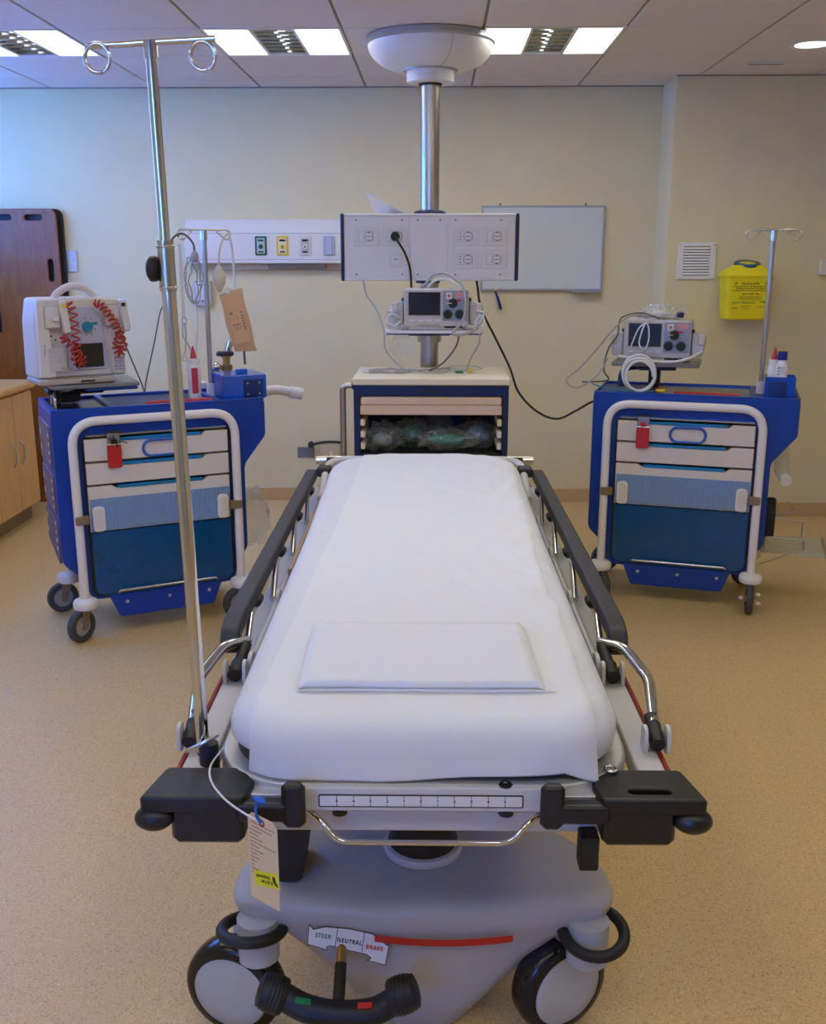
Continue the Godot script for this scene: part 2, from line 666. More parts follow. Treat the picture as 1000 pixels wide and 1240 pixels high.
	# bedding
	m = mat("sheet", rgb(220, 222, 233), 0.9, 0, 0.2)
	m.heightmap_enabled = true
	m.heightmap_scale = 0.25
	m.heightmap_texture = noise_tex(0.02, Color.BLACK, Color.WHITE, 21, 3)
	m.uv1_triplanar = true
	m.uv1_scale = V(1.6, 1.6, 1.6)
	m = mat("sheet_top", rgb(228, 230, 237), 0.9, 0, 0.2)
	m.heightmap_enabled = true
	m.heightmap_scale = 0.12
	m.heightmap_texture = M.sheet.heightmap_texture
	m.uv1_triplanar = true
	m.uv1_scale = V(1.1, 1.1, 1.1)
	# wood
	m = mat("spine_wood", Color.WHITE, 0.35)
	m.albedo_texture = wood_tex(rgb(122, 70, 24), rgb(156, 94, 36), 3)
	m.uv1_triplanar = true
	m.uv1_scale = V(1.2, 1.2, 1.2)
	m = mat("maple", Color.WHITE, 0.45)
	m.albedo_texture = wood_tex(rgb(216, 164, 96), rgb(226, 178, 110), 5)
	m.uv1_triplanar = true
	m.uv1_scale = V(0.8, 0.8, 0.8)
	m = mat("counter_wood", Color.WHITE, 0.35)
	m.albedo_texture = wood_tex(rgb(210, 154, 88), rgb(222, 170, 104), 8)
	m.uv1_triplanar = true
	m.uv1_scale = V(0.8, 0.8, 0.8)
	mat("kick", rgb(140, 120, 90), 0.35, 0.3)
	m = mat("frosted", rgb(238, 242, 248), 0.4)
	m.backlight_enabled = true
	m.backlight = Color(1, 1, 1)
	# clear plastics
	for a in [["clear_wrap", Color(0.8, 0.86, 0.88, 0.10), 0.1], ["clear_bag", Color(0.86, 0.9, 0.92, 0.2), 0.12], ["tilt_blue", Color(0.0, 0.34, 0.60, 0.68), 0.16], ["rib_blue", Color(0.55, 0.68, 0.86, 0.88), 0.25], ["box_blue", Color(0.0, 0.33, 0.82, 0.82), 0.15], ["shelf_clear", Color(0.80, 0.80, 0.78, 0.45), 0.2], ["bag_teal", Color(0.1, 0.5, 0.5, 0.6), 0.2]]:
		m = mat(a[0], a[1], a[2])
		m.transparency = BaseMaterial3D.TRANSPARENCY_ALPHA

func wood_tex(a: Color, b: Color, sd: int) -> ImageTexture:
	var nz := FastNoiseLite.new()
	nz.seed = sd
	nz.frequency = 0.02
	nz.fractal_octaves = 4
	var im := Image.create(256, 512, false, Image.FORMAT_RGB8)
	for y in 512:
		for x in 256:
			var wv := nz.get_noise_2d(x * 4.0, y * 0.35) * 0.7 + nz.get_noise_2d(x * 14.0, y * 1.2) * 0.3
			im.set_pixel(x, y, a.lerp(b, clampf(0.5 + wv * 0.9, 0, 1)))
	return img_tex(im)

# ---------------------------------------------------------------- room
func make_room() -> void:
	var fl := struct("floor", "speckled beige vinyl floor")
	part("sheet_vinyl", MB.new().box(V(0, -0.05, -2.2), V(6.4, 0.1, 8.4)), M.floor, fl)
	var wb := struct("wall_back", "cream painted back wall")
	part("plaster", MB.new().box(V(0, 1.3, ZB - 0.1), V(6.4, 2.8, 0.2)), M.wall, wb)
	var wp := struct("wall_projection", "cream wall section standing forward at the right")
	part("plaster", MB.new().box(V(2.286, 1.3, -5.96), V(2.028, 2.8, 0.34), 0.004), M.wall, wp)
	var wr := struct("wall_right", "cream painted right wall")
	part("plaster", MB.new().box(V(3.1, 1.3, -2.2), V(0.2, 2.8, 8.2)), M.wall, wr)
	var wf := struct("wall_front", "pale grey wall behind the viewer")
	var fh := rr(1.5, 1.1, 0.002, -1.45, 1.7, 1)
	part("plaster", MB.new().plate(poly([[-3.2, -0.1], [3.2, -0.1], [3.2, 2.7], [-3.2, 2.7]]), 1.8, 2.0, at(0, 0, 0), 0.0, [fh]), M.front_wall, wf)
	var w3 := struct("window_3", "frosted window behind the viewer")
	part("window_frame", MB.new().plate(fh, 1.86, 1.91, at(0, 0, 0), 0.0, [rr(0.69, 1.0, 0.002, -1.825, 1.7, 1), rr(0.69, 1.0, 0.002, -1.075, 1.7, 1)]), M.white_paint, w3)
	for d in [-1.825, -1.075]:
		part("pane", MB.new().plate(rr(0.7, 1.01, 0.002, d, 1.7, 1), 1.88, 1.886), M.frosted, w3)
	# left wall with a high window
	var wl := struct("wall_left", "cream painted left wall with a high window")
	var o := poly([[-6.3, -0.1], [2.0, -0.1], [2.0, 2.7], [-6.3, 2.7]])
	var side := Transform3D(Basis(V(0, 0, 1), V(0, 1, 0), V(-1, 0, 0)), V(-2.93, 0, 0))
	var holes := []
	var tall := [0.84, 0.84]
	for k in 2:
		holes.append(rr(1.34, tall[k], 0.002, -5.25 + 1.42 * k, 2.36 - tall[k] / 2, 1))
	part("plaster", MB.new().plate(o, 0.0, 0.2, side, 0.0, holes), M.wall, wl)
	for k in 2:
		var c := -5.25 + 1.42 * k
		var wh: float = tall[k]
		var wy := 2.36 - wh / 2
		var w1 := struct("window_%d" % (k + 1), "high frosted window in the left wall")
		part("window_frame", MB.new().plate(rr(1.34, wh, 0.002, c, wy, 1), 0.06, 0.11, side, 0.0, [rr(0.62, wh - 0.07, 0.002, c - 0.33, wy, 1), rr(0.62, wh - 0.07, 0.002, c + 0.33, wy, 1)]), M.white_paint, w1)
		for d in [-0.33, 0.33]:
			part("pane", MB.new().plate(rr(0.63, wh - 0.06, 0.002, c + d, wy, 1), 0.08, 0.086, side), M.frosted, w1)
	# cove skirting
	for a in [["baseboard_back", V(-0.83, 0.04, ZB + 0.006), V(4.2, 0.085, 0.012)], ["baseboard_right", V(2.15, 0.04, -5.784), V(1.75, 0.085, 0.012)], ["baseboard_projection", V(1.266, 0.04, -5.955), V(0.012, 0.085, 0.34)]]:
		var b := struct(a[0], "tan coved skirting along the " + a[0].split("_")[1] + " wall")
		part("skirting", MB.new().box(a[1], a[2], 0.005), M.cove, b)
	# suspended ceiling
	var ce := struct("ceiling", "suspended ceiling of square mineral tiles")
	part("slab", MB.new().box(V(0, H + 0.14, -2.2), V(6.4, 0.1, 8.4)), M.outer_wall, ce)
	var lit := {}
	for c in TROFFERS:
		lit[Vector2i(c[0], c[1])] = true
	var full := MB.new().box(V(0, 0.009, 0), V(0.589, 0.018, 0.589), 0.003).mesh()
	for kz in range(-1, 13):
		var z0 := maxf(tz(kz), ZB)
		var z1 := minf(tz(kz + 1), 1.8)
		if z1 - z0 < 0.02:
			continue
		for kx in range(-6, 5):
			if lit.has(Vector2i(kx, kz)):
				continue
			var x0 := maxf(tx(kx), -2.93)
			var x1 := minf(tx(kx + 1), 3.0)
			if x1 - x0 < 0.02:
				continue
			var cc := V((x0 + x1) / 2, H, (z0 + z1) / 2)
			if x1 - x0 > 0.59 and z1 - z0 > 0.59:
				inst("tile", full, M.tile, ce).position = cc
			else:
				part("tile", MB.new().box(V(0, 0.009, 0), V(x1 - x0 - 0.011, 0.018, z1 - z0 - 0.011), 0.003), M.tile, ce).position = cc
	for kx in range(-5, 5):
		part("grid_bar", MB.new().box(V(tx(kx), H + 0.013, -2.165), V(0.024, 0.012, 7.93)), M.grid_bar, ce)
	for kz in range(0, 13):
		part("grid_bar", MB.new().box(V(0.035, H + 0.0135, tz(kz)), V(5.93, 0.012, 0.024)), M.grid_bar, ce)
	part("edge_trim", MB.new().box(V(-0.8, H - 0.002, ZB + 0.01), V(4.2, 0.004, 0.02)), M.grid_bar, ce)
	part("edge_trim", MB.new().box(V(2.14, H - 0.002, -5.78), V(1.74, 0.004, 0.02)), M.grid_bar, ce)
	var sv := thing("slot_vent", "slim white slot air vent in the ceiling tile near the downlight", "air vent", at(1.63, H, -5.44))
	part("face", MB.new().box(V(0, -0.003, 0), V(0.2, 0.006, 0.05), 0.002), M.white_paint, sv)
	part("slot", MB.new().box(V(0, -0.007, 0), V(0.17, 0.003, 0.012)), M.grid_bar, sv)

# ---------------------------------------------------------------- stretcher
const BZ := -2.42
func B(x: float, y: float, z: float) -> Vector3:
	return Vector3(x, y, z - BZ)
func bed_xf() -> Transform3D:
	return at(-0.002 - 2.42 * sin(deg_to_rad(0.6)), 0, BZ, 0.6)

func hood_ring(y: float, wc: float, wm: float, dz: float) -> PackedVector3Array:
	var zf := -1.672 - BZ - dz
	var zb := -(zf)
	var b := 0.045 if wc > 0.2 else 0.045 * wc / 0.2
	var a := [[-wc, zf], [0.0, zf + b, 0.2], [wc, zf], [wc, zf - 0.13], [wm, zf - 0.30], [wm, zb + 0.30], [wc, zb + 0.13], [wc, zb], [0.0, zb - b, 0.2], [-wc, zb], [-wc, zb + 0.13], [-wm, zb + 0.30], [-wm, zf - 0.30], [-wc, zf - 0.13]]
	var s := soft(a, minf(0.11, wc * 0.6), 6)
	var p := PackedVector3Array()
	for q in s:
		p.append(V(q.x, y, q.y))
	return p

func castor(parent: Node3D, sx: float, sz: float, wx: float, wz: float, yaw: float) -> void:
	var c := Node3D.new()
	c.name = "castor"
	parent.add_child(c, true)
	c.position = B(wx, 0.1, wz)
	c.rotation_degrees = V(0, yaw, 0)
	var X := at(0, 0, 0, 0, 90)
	part("tyre", MB.new().lathe([Vector2(0.078, -0.03), Vector2(0.09, -0.028), Vector2(0.098, -0.018), Vector2(0.1, 0.0), Vector2(0.098, 0.018), Vector2(0.09, 0.028), Vector2(0.078, 0.03)], 40, X), M.black_gloss, c)
	part("wheel_cover", MB.new().lathe([Vector2(0.0, -0.034), Vector2(0.05, -0.034), Vector2(0.074, -0.031), Vector2(0.08, -0.026), Vector2(0.08, 0.026), Vector2(0.074, 0.031), Vector2(0.05, 0.034), Vector2(0.0, 0.034)], 40, X), M.wheel_grey, c)
	part("cover_groove", MB.new().tube(ring3(0.0765, 0.031, 36), 0.0016, 6, true), M.black, c)
	var fz := Transform3D(Basis.from_euler(V(0, deg_to_rad(yaw), 0)), B(wx, 0.1, wz)).affine_inverse() * B(sx, 0.21, sz)
	var f := MB.new()
	f.tube([V(fz.x, 0.075, fz.z), V(fz.x, 0.16, fz.z)], 0.04, 20)
	f.tube(bend([V(fz.x, 0.1, fz.z), V(fz.x * 0.5, 0.11, fz.z - 0.02), V(0, 0.104, -0.045), V(0, 0.02, -0.046)], 0.03), 0.022, 10)
	part("fork", f, M.wheel_grey, c)

func ring3(r: float, z: float, k: int) -> Array:
	var p := []
	for i in k:
		p.append(V(cos(TAU * i / k) * r, sin(TAU * i / k) * r, z))
	return p

func make_stretcher() -> void:
	var t := thing("stretcher", "grey hospital stretcher with lowered black side rails and black corner bumpers", "stretcher", bed_xf())
	# base hood
	var rows := []
	for a in [[0.004, 0.05, 0.05, 0.03], [0.008, 0.08, 0.07, 0.018], [0.10, 0.17, 0.13, 0.014], [0.17, 0.235, 0.16, 0.012], [0.215, 0.285, 0.18, 0.008], [0.236, 0.33, 0.195, 0.004], [0.246, 0.352, 0.2, 0.002], [0.256, 0.364, 0.204, 0.0], [0.268, 0.37, 0.206, 0.0], [0.28, 0.372, 0.206, 0.0], [0.29, 0.368, 0.203, 0.003], [0.299, 0.356, 0.196, 0.012], [0.306, 0.335, 0.188, 0.028], [0.313, 0.29, 0.175, 0.06], [0.323, 0.23, 0.155, 0.095], [0.334, 0.17, 0.13, 0.13], [0.340, 0.12, 0.1, 0.16], [0.341, 0.02, 0.02, 0.3]]:
		rows.append(hood_ring(a[0], a[1], a[2], a[3]))
	var base := part("base_hood", MB.new().grid(rows, true, true), M.hood_grey, t)
	# columns
	for z in [-1.80, -2.98]:
		part("column_collar", MB.new().lathe([Vector2(0.062, 0.325), Vector2(0.078, 0.33), Vector2(0.08, 0.338), Vector2(0.076, 0.344), Vector2(0.062, 0.346)], 32, Transform3D(Basis.IDENTITY, B(0, 0, z))), M.frame_grey, t)
		var pr := []
		for k in 13:
			pr.append(Vector2(0.062 if k % 2 == 0 else 0.07, 0.33 + k * 0.0225))
		part("column_bellows", MB.new().lathe(pr, 28, Transform3D(Basis.IDENTITY, B(0, 0, z))), M.black, t)
	# red stripe and pedal sign on the hood front
	var st := MB.new()
	for k in 8:
		var xa := -0.09 + 0.26 * k / 8.0
		var xb := -0.09 + 0.26 * (k + 1) / 8.0
		st.quad(B(xa, 0.226 + hs(xa), hz(xa)), B(xb, 0.226 + hs(xb), hz(xb)), B(xb, 0.244 + hs(xb), hz(xb) + 0.004), B(xa, 0.244 + hs(xa), hz(xa) + 0.004), V(0, 0, 1))
	part("red_stripe", st, M.red_vinyl, base, "red stripe")
	var sign := Node3D.new()
	sign.name = "pedal_sign"
	t.add_child(sign)
	sign.transform = Transform3D(Basis.from_euler(V(deg_to_rad(-14), 0, deg_to_rad(-8))), B(-0.142, 0.232, -1.638))
	var so := poly([[-0.074, -0.016], [-0.076, 0.022], [-0.066, 0.014], [-0.045, 0.022], [0.0, 0.025], [0.045, 0.022], [0.062, 0.013], [0.076, 0.004], [0.08, 0.012], [0.078, -0.034], [0.042, -0.03], [0.048, -0.024], [0.04, -0.019], [0.0, -0.016], [-0.03, -0.013], [-0.036, -0.016], [-0.034, -0.022]])
	part("border", MB.new().plate(so, 0, 0.001, at(0, 0, 0)), M.ink, sign)
	var si := PackedVector2Array()
	for q in Geometry2D.offset_polygon(so, -0.0014)[0]:
		si.append(q)
	part("face", MB.new().plate(si, 0.001, 0.0015, at(0, 0, 0)), M.sticker_white, sign)
	part("divider", MB.new().box(V(-0.021, 0.004, 0.0018), V(0.0013, 0.036, 0.0008)), M.ink, sign)
	part("divider", MB.new().box(V(0.03, 0.004, 0.0018), V(0.0013, 0.038, 0.0008)), M.ink, sign)
	lettering("STEER", 0.0082, M.ink_green, sign, at(-0.046, 0.004, 0.002))
	lettering("NEUTRAL", 0.0082, M.ink, sign, at(0.0045, 0.001, 0.002))
	lettering("BRAKE", 0.0082, M.ink_red, sign, at(0.053, -0.004, 0.002))
	# steering pedal
	var ped := Node3D.new()
	ped.name = "brake_pedal"
	t.add_child(ped)
	ped.position = B(-0.152, 0.15, -1.55)
	part("bar", MB.new().tube(curve([V(-0.13, 0.048, 0.0), V(-0.10, 0.04, 0.008), V(-0.055, 0.024, 0.02), V(0.0, 0.016, 0.024), V(0.06, 0.018, 0.02), V(0.1, 0.03, 0.008), V(0.132, 0.04, 0.0)], 6), 0.024, 16), M.black, ped)
	for s in [-1, 1]:
		var kp := []
		for k in 15:
			var u := k / 14.0
			kp.append(Vector2((0.024 + 0.011 * sin(PI * (0.25 + 0.62 * u))) * (1.0 if k % 2 else 0.955) * (0.72 if k == 14 else 1.0), u * 0.05))
		kp.append(Vector2(0.0, 0.052))
		var kn := MB.new().lathe(kp, 22, Transform3D(Basis(V(0, 0, 1), V(s * 0.93, 0.36, 0).normalized(), V(0, 0, 1).cross(V(s * 0.93, 0.36, 0).normalized())), V(s * 0.096, 0.036, 0.006)))
		part("foot_grip", kn, M.black, ped)
	part("lever", MB.new().tube([V(0.0, 0.016, 0.01), V(0.0, 0.055, -0.06)], 0.011, 12), M.black, ped)
	part("lever_shaft", MB.new().tube([V(0.0, 0.055, -0.06), V(0.0, 0.072, -0.094)], 0.0095, 12), M.brass, ped)
	part("green_mark", MB.new().box(V(-0.06, 0.0475, 0.03), V(0.028, 0.004, 0.012), 0.001, Basis.from_euler(V(0.4, 0, -0.25))), M.green_dot, ped)
	part("red_mark", MB.new().box(V(0.05, 0.041, 0.031), V(0.026, 0.004, 0.011), 0.001, Basis.from_euler(V(0.4, 0, 0.12))), M.red, ped)
	# castors and guard rings
	castor(t, -0.315, -1.67, -0.365, -1.685, -14.0)
	castor(t, 0.315, -1.67, 0.268, -1.70, 28.0)
	castor(t, -0.315, -3.17, -0.33, -3.22, 80.0)
	castor(t, 0.315, -3.17, 0.33, -3.22, 100.0)
	for s in [-1, 1]:
		for z in [-1.665, -3.175]:
			var rp := []
			for i in 28:
				var an := TAU * i / 28
				rp.append(B(0.325 * s, 0.238, z) + V(cos(an) * 0.058, sin(an) * 0.012 * s * -1.0 + 0.0, sin(an) * 0.058))
			part("guard_ring", MB.new().tube(rp, 0.0115, 10, true), M.black, t)
	# black holder on the left of the hood
	part("bottle_holder", MB.new().plate(soft([[-0.285, 0.315], [-0.232, 0.315], [-0.218, 0.42], [-0.205, 0.57], [-0.29, 0.57]], 0.02), -0.1, 0.0, Transform3D(Basis.IDENTITY, B(0, 0, -1.70))), M.black, t)
	# litter frame
	for s in [-1, 1]:
		part("side_frame", MB.new().box(B(0.373 * s, 0.652, -2.52), V(0.05, 0.038, 2.16), 0.006), M.frame_grey, t)
		part("red_trim", MB.new().box(B(0.4 * s, 0.668, -1.68), V(0.007, 0.008, 0.48), 0.002), M.dark_red, t)
		part("under_rail", MB.new().box(B(0.25 * s, 0.61, -2.5), V(0.05, 0.04, 2.1), 0.004), M.frame_grey, t)
	part("rear_beam", MB.new().box(B(0, 0.652, -3.58), V(0.79, 0.038, 0.05), 0.006), M.frame_grey, t)
	for z in [-1.84, -2.98]:
		part("cross_beam", MB.new().box(B(0, 0.61, z), V(0.76, 0.05, 0.12), 0.005), M.frame_grey, t)
	part("lower_beam", MB.new().box(B(0.0, 0.614, -1.455), V(0.74, 0.05, 0.035), 0.004), M.frame_grey, t)
	part("foot_beam", MB.new().box(B(0.003, 0.667, -1.42), V(0.44, 0.044, 0.04), 0.005), M.frame_grey, t)
	for x in [-0.13, 0.13]:
		part("cap_bolt", MB.new().lathe([Vector2(0, 0.637), Vector2(0.012, 0.637), Vector2(0.012, 0.646)], 16, Transform3D(Basis.IDENTITY, B(x, 0, -1.413))), M.black, t)
	part("cap_bolt", MB.new().lathe([Vector2(0.0115, 0.688), Vector2(0.011, 0.6915), Vector2(0.005, 0.6925), Vector2(0, 0.6905)], 20, Transform3D(Basis.IDENTITY, B(0.128, 0, -1.4115))), M.black, t)
	# position scale
	var sc := Node3D.new()
	sc.name = "tilt_scale"
	t.add_child(sc)
	sc.position = B(-0.003, 0.666, -1.3998)
	part("border", MB.new().plate(rr(0.317, 0.0215, 0.003), 0, 0.001), M.ink, sc)
	part("face", MB.new().plate(rr(0.313, 0.0175, 0.002), 0.001, 0.0014), M.sticker_white, sc)
	for k in 11:
		var x := -0.13 + k * 0.026
		for s in [-1, 1]:
			part("tick", MB.new().box(V(x, 0.0065 * s, 0.0018), V(0.001, 0.004, 0.0008)), M.ink, sc)
		lettering(str(absi(k - 5)), 0.005, M.ink, sc, at(x, 0.0, 0.0016))
	# chrome foot handle
	part("foot_handle", MB.new().tube(bend([B(-0.185, 0.641, -1.42), B(-0.158, 0.639, -1.39), B(-0.132, 0.606, -1.38), B(0.136, 0.606, -1.38), B(0.165, 0.639, -1.39), B(0.195, 0.641, -1.42)], 0.02), 0.0045, 10), M.chrome, t)
	# bumpers
	for s in [-1.0, 1.0]:
		var bp := Node3D.new()
		bp.name = "corner_bumper"
		t.add_child(bp, true)
		bp.position = B(0.34 * s, 0.66, -1.4)
		var top := Transform3D(Basis(V(s, 0, 0), V(0, 0, -1), V(0, s, 0)), Vector3.ZERO)
		# pad in plan: local x outward, y toward the head, z up*s
		var pl := soft([[-0.07, -0.035], [0.092, -0.035], [0.072, 0.062], [-0.055, 0.062], [-0.078, 0.02]], 0.012)
		part("pad", MB.new().plate(pl, 0.0 if s > 0 else -0.03, 0.03 if s > 0 else 0.0, top, 0.006, [rr(0.062, 0.014, 0.0069, 0.008, -0.006)] if s > 0 else []), M.bumper, bp)
		part("block", MB.new().box(V(-0.01 * s, -0.02, 0.0), V(0.112, 0.07, 0.062), 0.01), M.bumper, bp)
		part("roller", MB.new().blob(V(0.072 * s, -0.012, 0.022), V(0.03, 0.02, 0.022)), M.bumper, bp)
		part("grip_bar", MB.new().box(V(-0.106 * s, 0.004, 0.026), V(0.1, 0.034, 0.028), 0.008), M.bumper, bp)
		part("end_plate", MB.new().box(V(-0.144 * s, 0.016, 0.03), V(0.036, 0.076, 0.024), 0.009), M.bumper, bp)
		part("pull_bar", MB.new().box(V(-0.108 * s, 0.014, -0.012), V(0.09, 0.01, 0.034), 0.003), M.alu, bp)
	part("bolt_eye", MB.new().tube(ringy(B(0.298, 0.694, -1.452), 0.009, 16), 0.003, 8, true), M.chrome, t)
	part("socket_tube", MB.new().box(B(0.262, 0.572, -1.42), V(0.03, 0.06, 0.036), 0.003), M.black, t)
	# deck pan under the mattress
	part("deck", MB.new().plate(rr(0.672, 2.06, 0.14, 0, 0, 8), 0.655, 0.692, Transform3D(Basis(V(1, 0, 0), V(0, 0, -1), V(0, 1, 0)), B(0, 0, -2.435)), 0.006), M.alu, t)
	part("head_bar", MB.new().tube(bend([B(-0.345, 0.70, -3.25), B(-0.345, 0.775, -3.55), B(0.345, 0.775, -3.55), B(0.345, 0.70, -3.25)], 0.08), 0.013, 10), M.frame_grey, t)
	for s in [-1, 1]:
		part("push_handle", MB.new().tube([B(0.2 * s, 0.755, -3.64), B(0.36 * s, 0.752, -3.64)], 0.014, 12), M.rubber, t)
		part("push_handle_end", MB.new().tube([B(0.30 * s, 0.752, -3.655), B(0.40 * s, 0.75, -3.655)], 0.016, 12), M.chrome, t)
	# side rails
	for s in [-1.0, 1.0]:
		var r := Node3D.new()
		r.name = "side_rail"
		t.add_child(r, true)
		r.position = B(0.373 * s, 0.70, -2.67)
		var o := 2.67
		var sidex := Transform3D(Basis(V(0, 0, 1), V(0, 1, 0), V(-1, 0, 0)), Vector3.ZERO)
		part("rail_pad", MB.new().plate(soft([[-3.45 + o, 0.062], [-1.97 + o, 0.062], [-1.915 + o, 0.046], [-1.90 + o, 0.0], [-1.928 + o, 0.002], [-1.945 + o, 0.024], [-3.45 + o, 0.028]], 0.02), -0.041 if s > 0 else 0.001, -0.001 if s > 0 else 0.041, sidex, 0.007), M.rail_pad, r)
		part("lower_bar", MB.new().tube([V(-0.022 * s, -0.02, -3.4 + o), V(-0.022 * s, -0.02, -1.9 + o)], 0.01, 10), M.alu, r)
		for z in [-3.25, -2.92, -2.55, -2.16]:
			part("strut", MB.new().tube([V(0.014 * s, 0.034, z + o), V(-0.012 * s, -0.012, z + 0.27 + o)], 0.0075, 10), M.chrome, r)
			part("pivot", MB.new().box(V(0.008 * s, 0.024, z + o - 0.01), V(0.028, 0.024, 0.05), 0.008), M.black, r)
			part("bracket", MB.new().plate(soft([[-0.03, -0.03], [0.03, -0.03], [0.02, 0.015], [-0.02, 0.015]], 0.014), -0.004, 0.004, Transform3D(sidex.basis, V(-0.026 * s, -0.005, z + 0.27 + o))), M.frame_grey, r)
		part("grab_tube", MB.new().tube(bend([V(-0.012 * s, 0.018, -1.935 + o), V(0.022 * s, 0.034, -1.87 + o), V(0.046 * s, 0.022, -1.74 + o), V(0.022 * s, 0.006, -1.585 + o)], 0.03), 0.0105, 12), M.chrome, r)
		part("link", MB.new().tube([V(-0.012 * s, 0.018, -1.915 + o), V(-0.004 * s, -0.012, -1.85 + o)], 0.012, 12), M.black, r)
		part("tube_sleeve", MB.new().tube([V(0.022 * s, 0.008, -1.61 + o), V(0.020 * s, -0.012, -1.545 + o)], 0.0135, 12), M.black, r)
		part("pivot_sleeve", MB.new().tube([V(-0.004 * s, -0.004, -1.865 + o), V(-0.004 * s, -0.012, -1.825 + o)], 0.014, 12), M.black, r)
		for z in [[-1.56, 0.02], [-1.835, -0.004]]:
			for d in [-0.019, 0.019]:
				part("yoke", MB.new().plate(soft([[-0.016, -0.032], [0.016, -0.032], [0.015, 0.016], [-0.015, 0.016]], 0.012), -0.003, 0.003, Transform3D(sidex.basis, V(z[1] * s + d, 0.0, z[0] + o))), M.frame_grey, r)
	for s in [-1, 1]:
		part("rail_end", MB.new().box(B(0.352 * s, 0.752, -3.46), V(0.05, 0.034, 0.07), 0.008), M.rail_pad, t)
	part("bed_strap", MB.new().box(B(-0.338, 0.708, -2.9), V(0.012, 0.02, 0.95), 0.003), M.tan_strap, t)
	stretcher_pole()
	service_tag()

func hs(x: float) -> float:
	return 0.35 * (x - 0.06) * (x - 0.06)
func hz(x: float) -> float:
	return -1.632 - 0.35 * x * x

func ringy(c: Vector3, r: float, k: int) -> Array:
	var p := []
	for i in k:
		p.append(c + V(cos(TAU * i / k) * r, 0, sin(TAU * i / k) * r))
	return p

func stretcher_pole() -> void:
	var t := thing("iv_pole", "tall chrome drip pole with two ring hooks on the stretcher's left corner", "iv pole", at(-0.381, 0.665, -1.512, 0, 1.0, 0.75))
	part("lower_pole", MB.new().tube([V(0, 0.0, 0), V(0, 0.80, 0)], 0.0105, 24), M.chrome, t)
	part("upper_pole", MB.new().tube([V(0, 0.80, 0), V(0, 1.1, 0)], 0.0078, 24), M.chrome, t)
	part("collar", MB.new().lathe([Vector2(0.0102, 0.768), Vector2(0.0122, 0.768), Vector2(0.0122, 0.84), Vector2(0.0075, 0.84)], 24), M.steel, t)
	for y in [0.774, 0.832]:
		part("collar_ring", MB.new().tube(ringy(V(0, y, 0), 0.0125, 24), 0.0018, 8, true), M.chrome, t)
	var kn := part("clamp_knob", MB.new().lathe([Vector2(0.0, 0.0), Vector2(0.012, 0.0), Vector2(0.018, 0.004), Vector2(0.019, 0.009), Vector2(0.018, 0.014), Vector2(0.012, 0.018), Vector2(0.0, 0.018)], 9), M.black, t)
	kn.transform = at(-0.0105, 0.8, 0.0, 0, 0, 90)
	part("hanger_bar", MB.new().tube(curve([V(-0.088, 1.100, 0), V(-0.04, 1.101, 0), V(0.0, 1.103, 0), V(0.09, 1.106, 0)], 4), 0.0045, 12), M.chrome, t)
	part("saddle", MB.new().tube([V(0, 1.083, 0), V(0, 1.105, 0)], 0.0095, 16), M.chrome, t)
	for s in [-1, 1]:
		var rp := []
		for i in 31:
			var an := -PI / 2 + TAU * 1.05 * i / 30.0
			rp.append(V(s * 0.073 + cos(an) * 0.0165, 1.083 + sin(an) * 0.0185, 0.004 + 0.005 * i / 30.0))
		part("ring_hook", MB.new().tube(rp, 0.003, 8), M.chrome, t)
	part("base_socket", MB.new().tube([V(0.012, -0.02, 0.012), V(0.01, 0.04, 0.004)], 0.0165, 14), M.black, t)
	part("base_clip", MB.new().tube(curve([V(-0.025, 0.03, 0.012), V(0.0, 0.045, 0.02), V(0.03, 0.06, 0.012)], 5), 0.004, 8), M.chrome, t)

func service_tag() -> void:
	var X := at(-0.253, 0.668, -1.325, -38)
	var t := thing("paper_tag", "cream paper tag with yellow sticker hanging from a blue tie on the stretcher's corner bumper", "tag", X)
	# card hangs down from its eyelet
	part("card", MB.new().plate(soft([[-0.032, 0.003], [-0.022, 0.012], [0.022, 0.012], [0.032, 0.003], [0.032, -0.134], [-0.032, -0.134]], 0.001, 1), -0.0003, 0.0003), M.tag_card, t)
	part("print", MB.new().card(at(0, -0.063, 0.0005), 0.062, 0.138), M.tag_print, t)
	part("eyelet", MB.new().lathe([Vector2(0.0025, 0.0), Vector2(0.006, 0.0006), Vector2(0.006, 0.0)], 16, at(0, 0.002, 0.0006, 0, 90)), M.dark_red, t)
	var st := Node3D.new()
	st.name = "sticker"
	t.add_child(st)
	st.transform = at(0.006, -0.09, 0.0008, 0, 0, 14)
	part("face", MB.new().plate(rr(0.054, 0.024, 0.002), 0, 0.0003), M.sticker_yellow, st)
	lettering("O.K For", 0.0058, M.ink, st, at(0.0, -0.004, 0.0004, 0, 0, 180))
	lettering("Shipment", 0.0052, M.ink, st, at(-0.007, 0.004, 0.0004, 0, 0, 180))
	part("mark", MB.new().plate(soft([[0.015, 0.008], [0.021, 0.006], [0.02, -0.001], [0.025, -0.008], [0.02, -0.008], [0.014, 0.0]], 0.002), 0.0003, 0.0006), M.ink, st)
	part("blue_tie", MB.new().tube(curve([V(-0.001, 0.003, 0.002), V(-0.006, 0.014, 0.005), V(-0.006, 0.026, 0.006), V(-0.001, 0.04, 0.004), V(0.005, 0.042, -0.004)], 6), 0.0024, 8), M.ring_blue, t)
	part("tie_knot", MB.new().blob(V(0.0, 0.042, 0.004), V(0.013, 0.0045, 0.005), 0.5, 90.0, 4, 16), M.ring_blue, t)
	var w := X.affine_inverse()
	part("wire", MB.new().tube(curve([w * V(-0.345, 0.70, -1.50), w * V(-0.348, 0.712, -1.42), w * V(-0.335, 0.715, -1.365), w * V(-0.31, 0.70, -1.34), w * V(-0.28, 0.683, -1.33), w * V(-0.253, 0.671, -1.324)], 8), 0.0016, 8), M.cable_white, t)

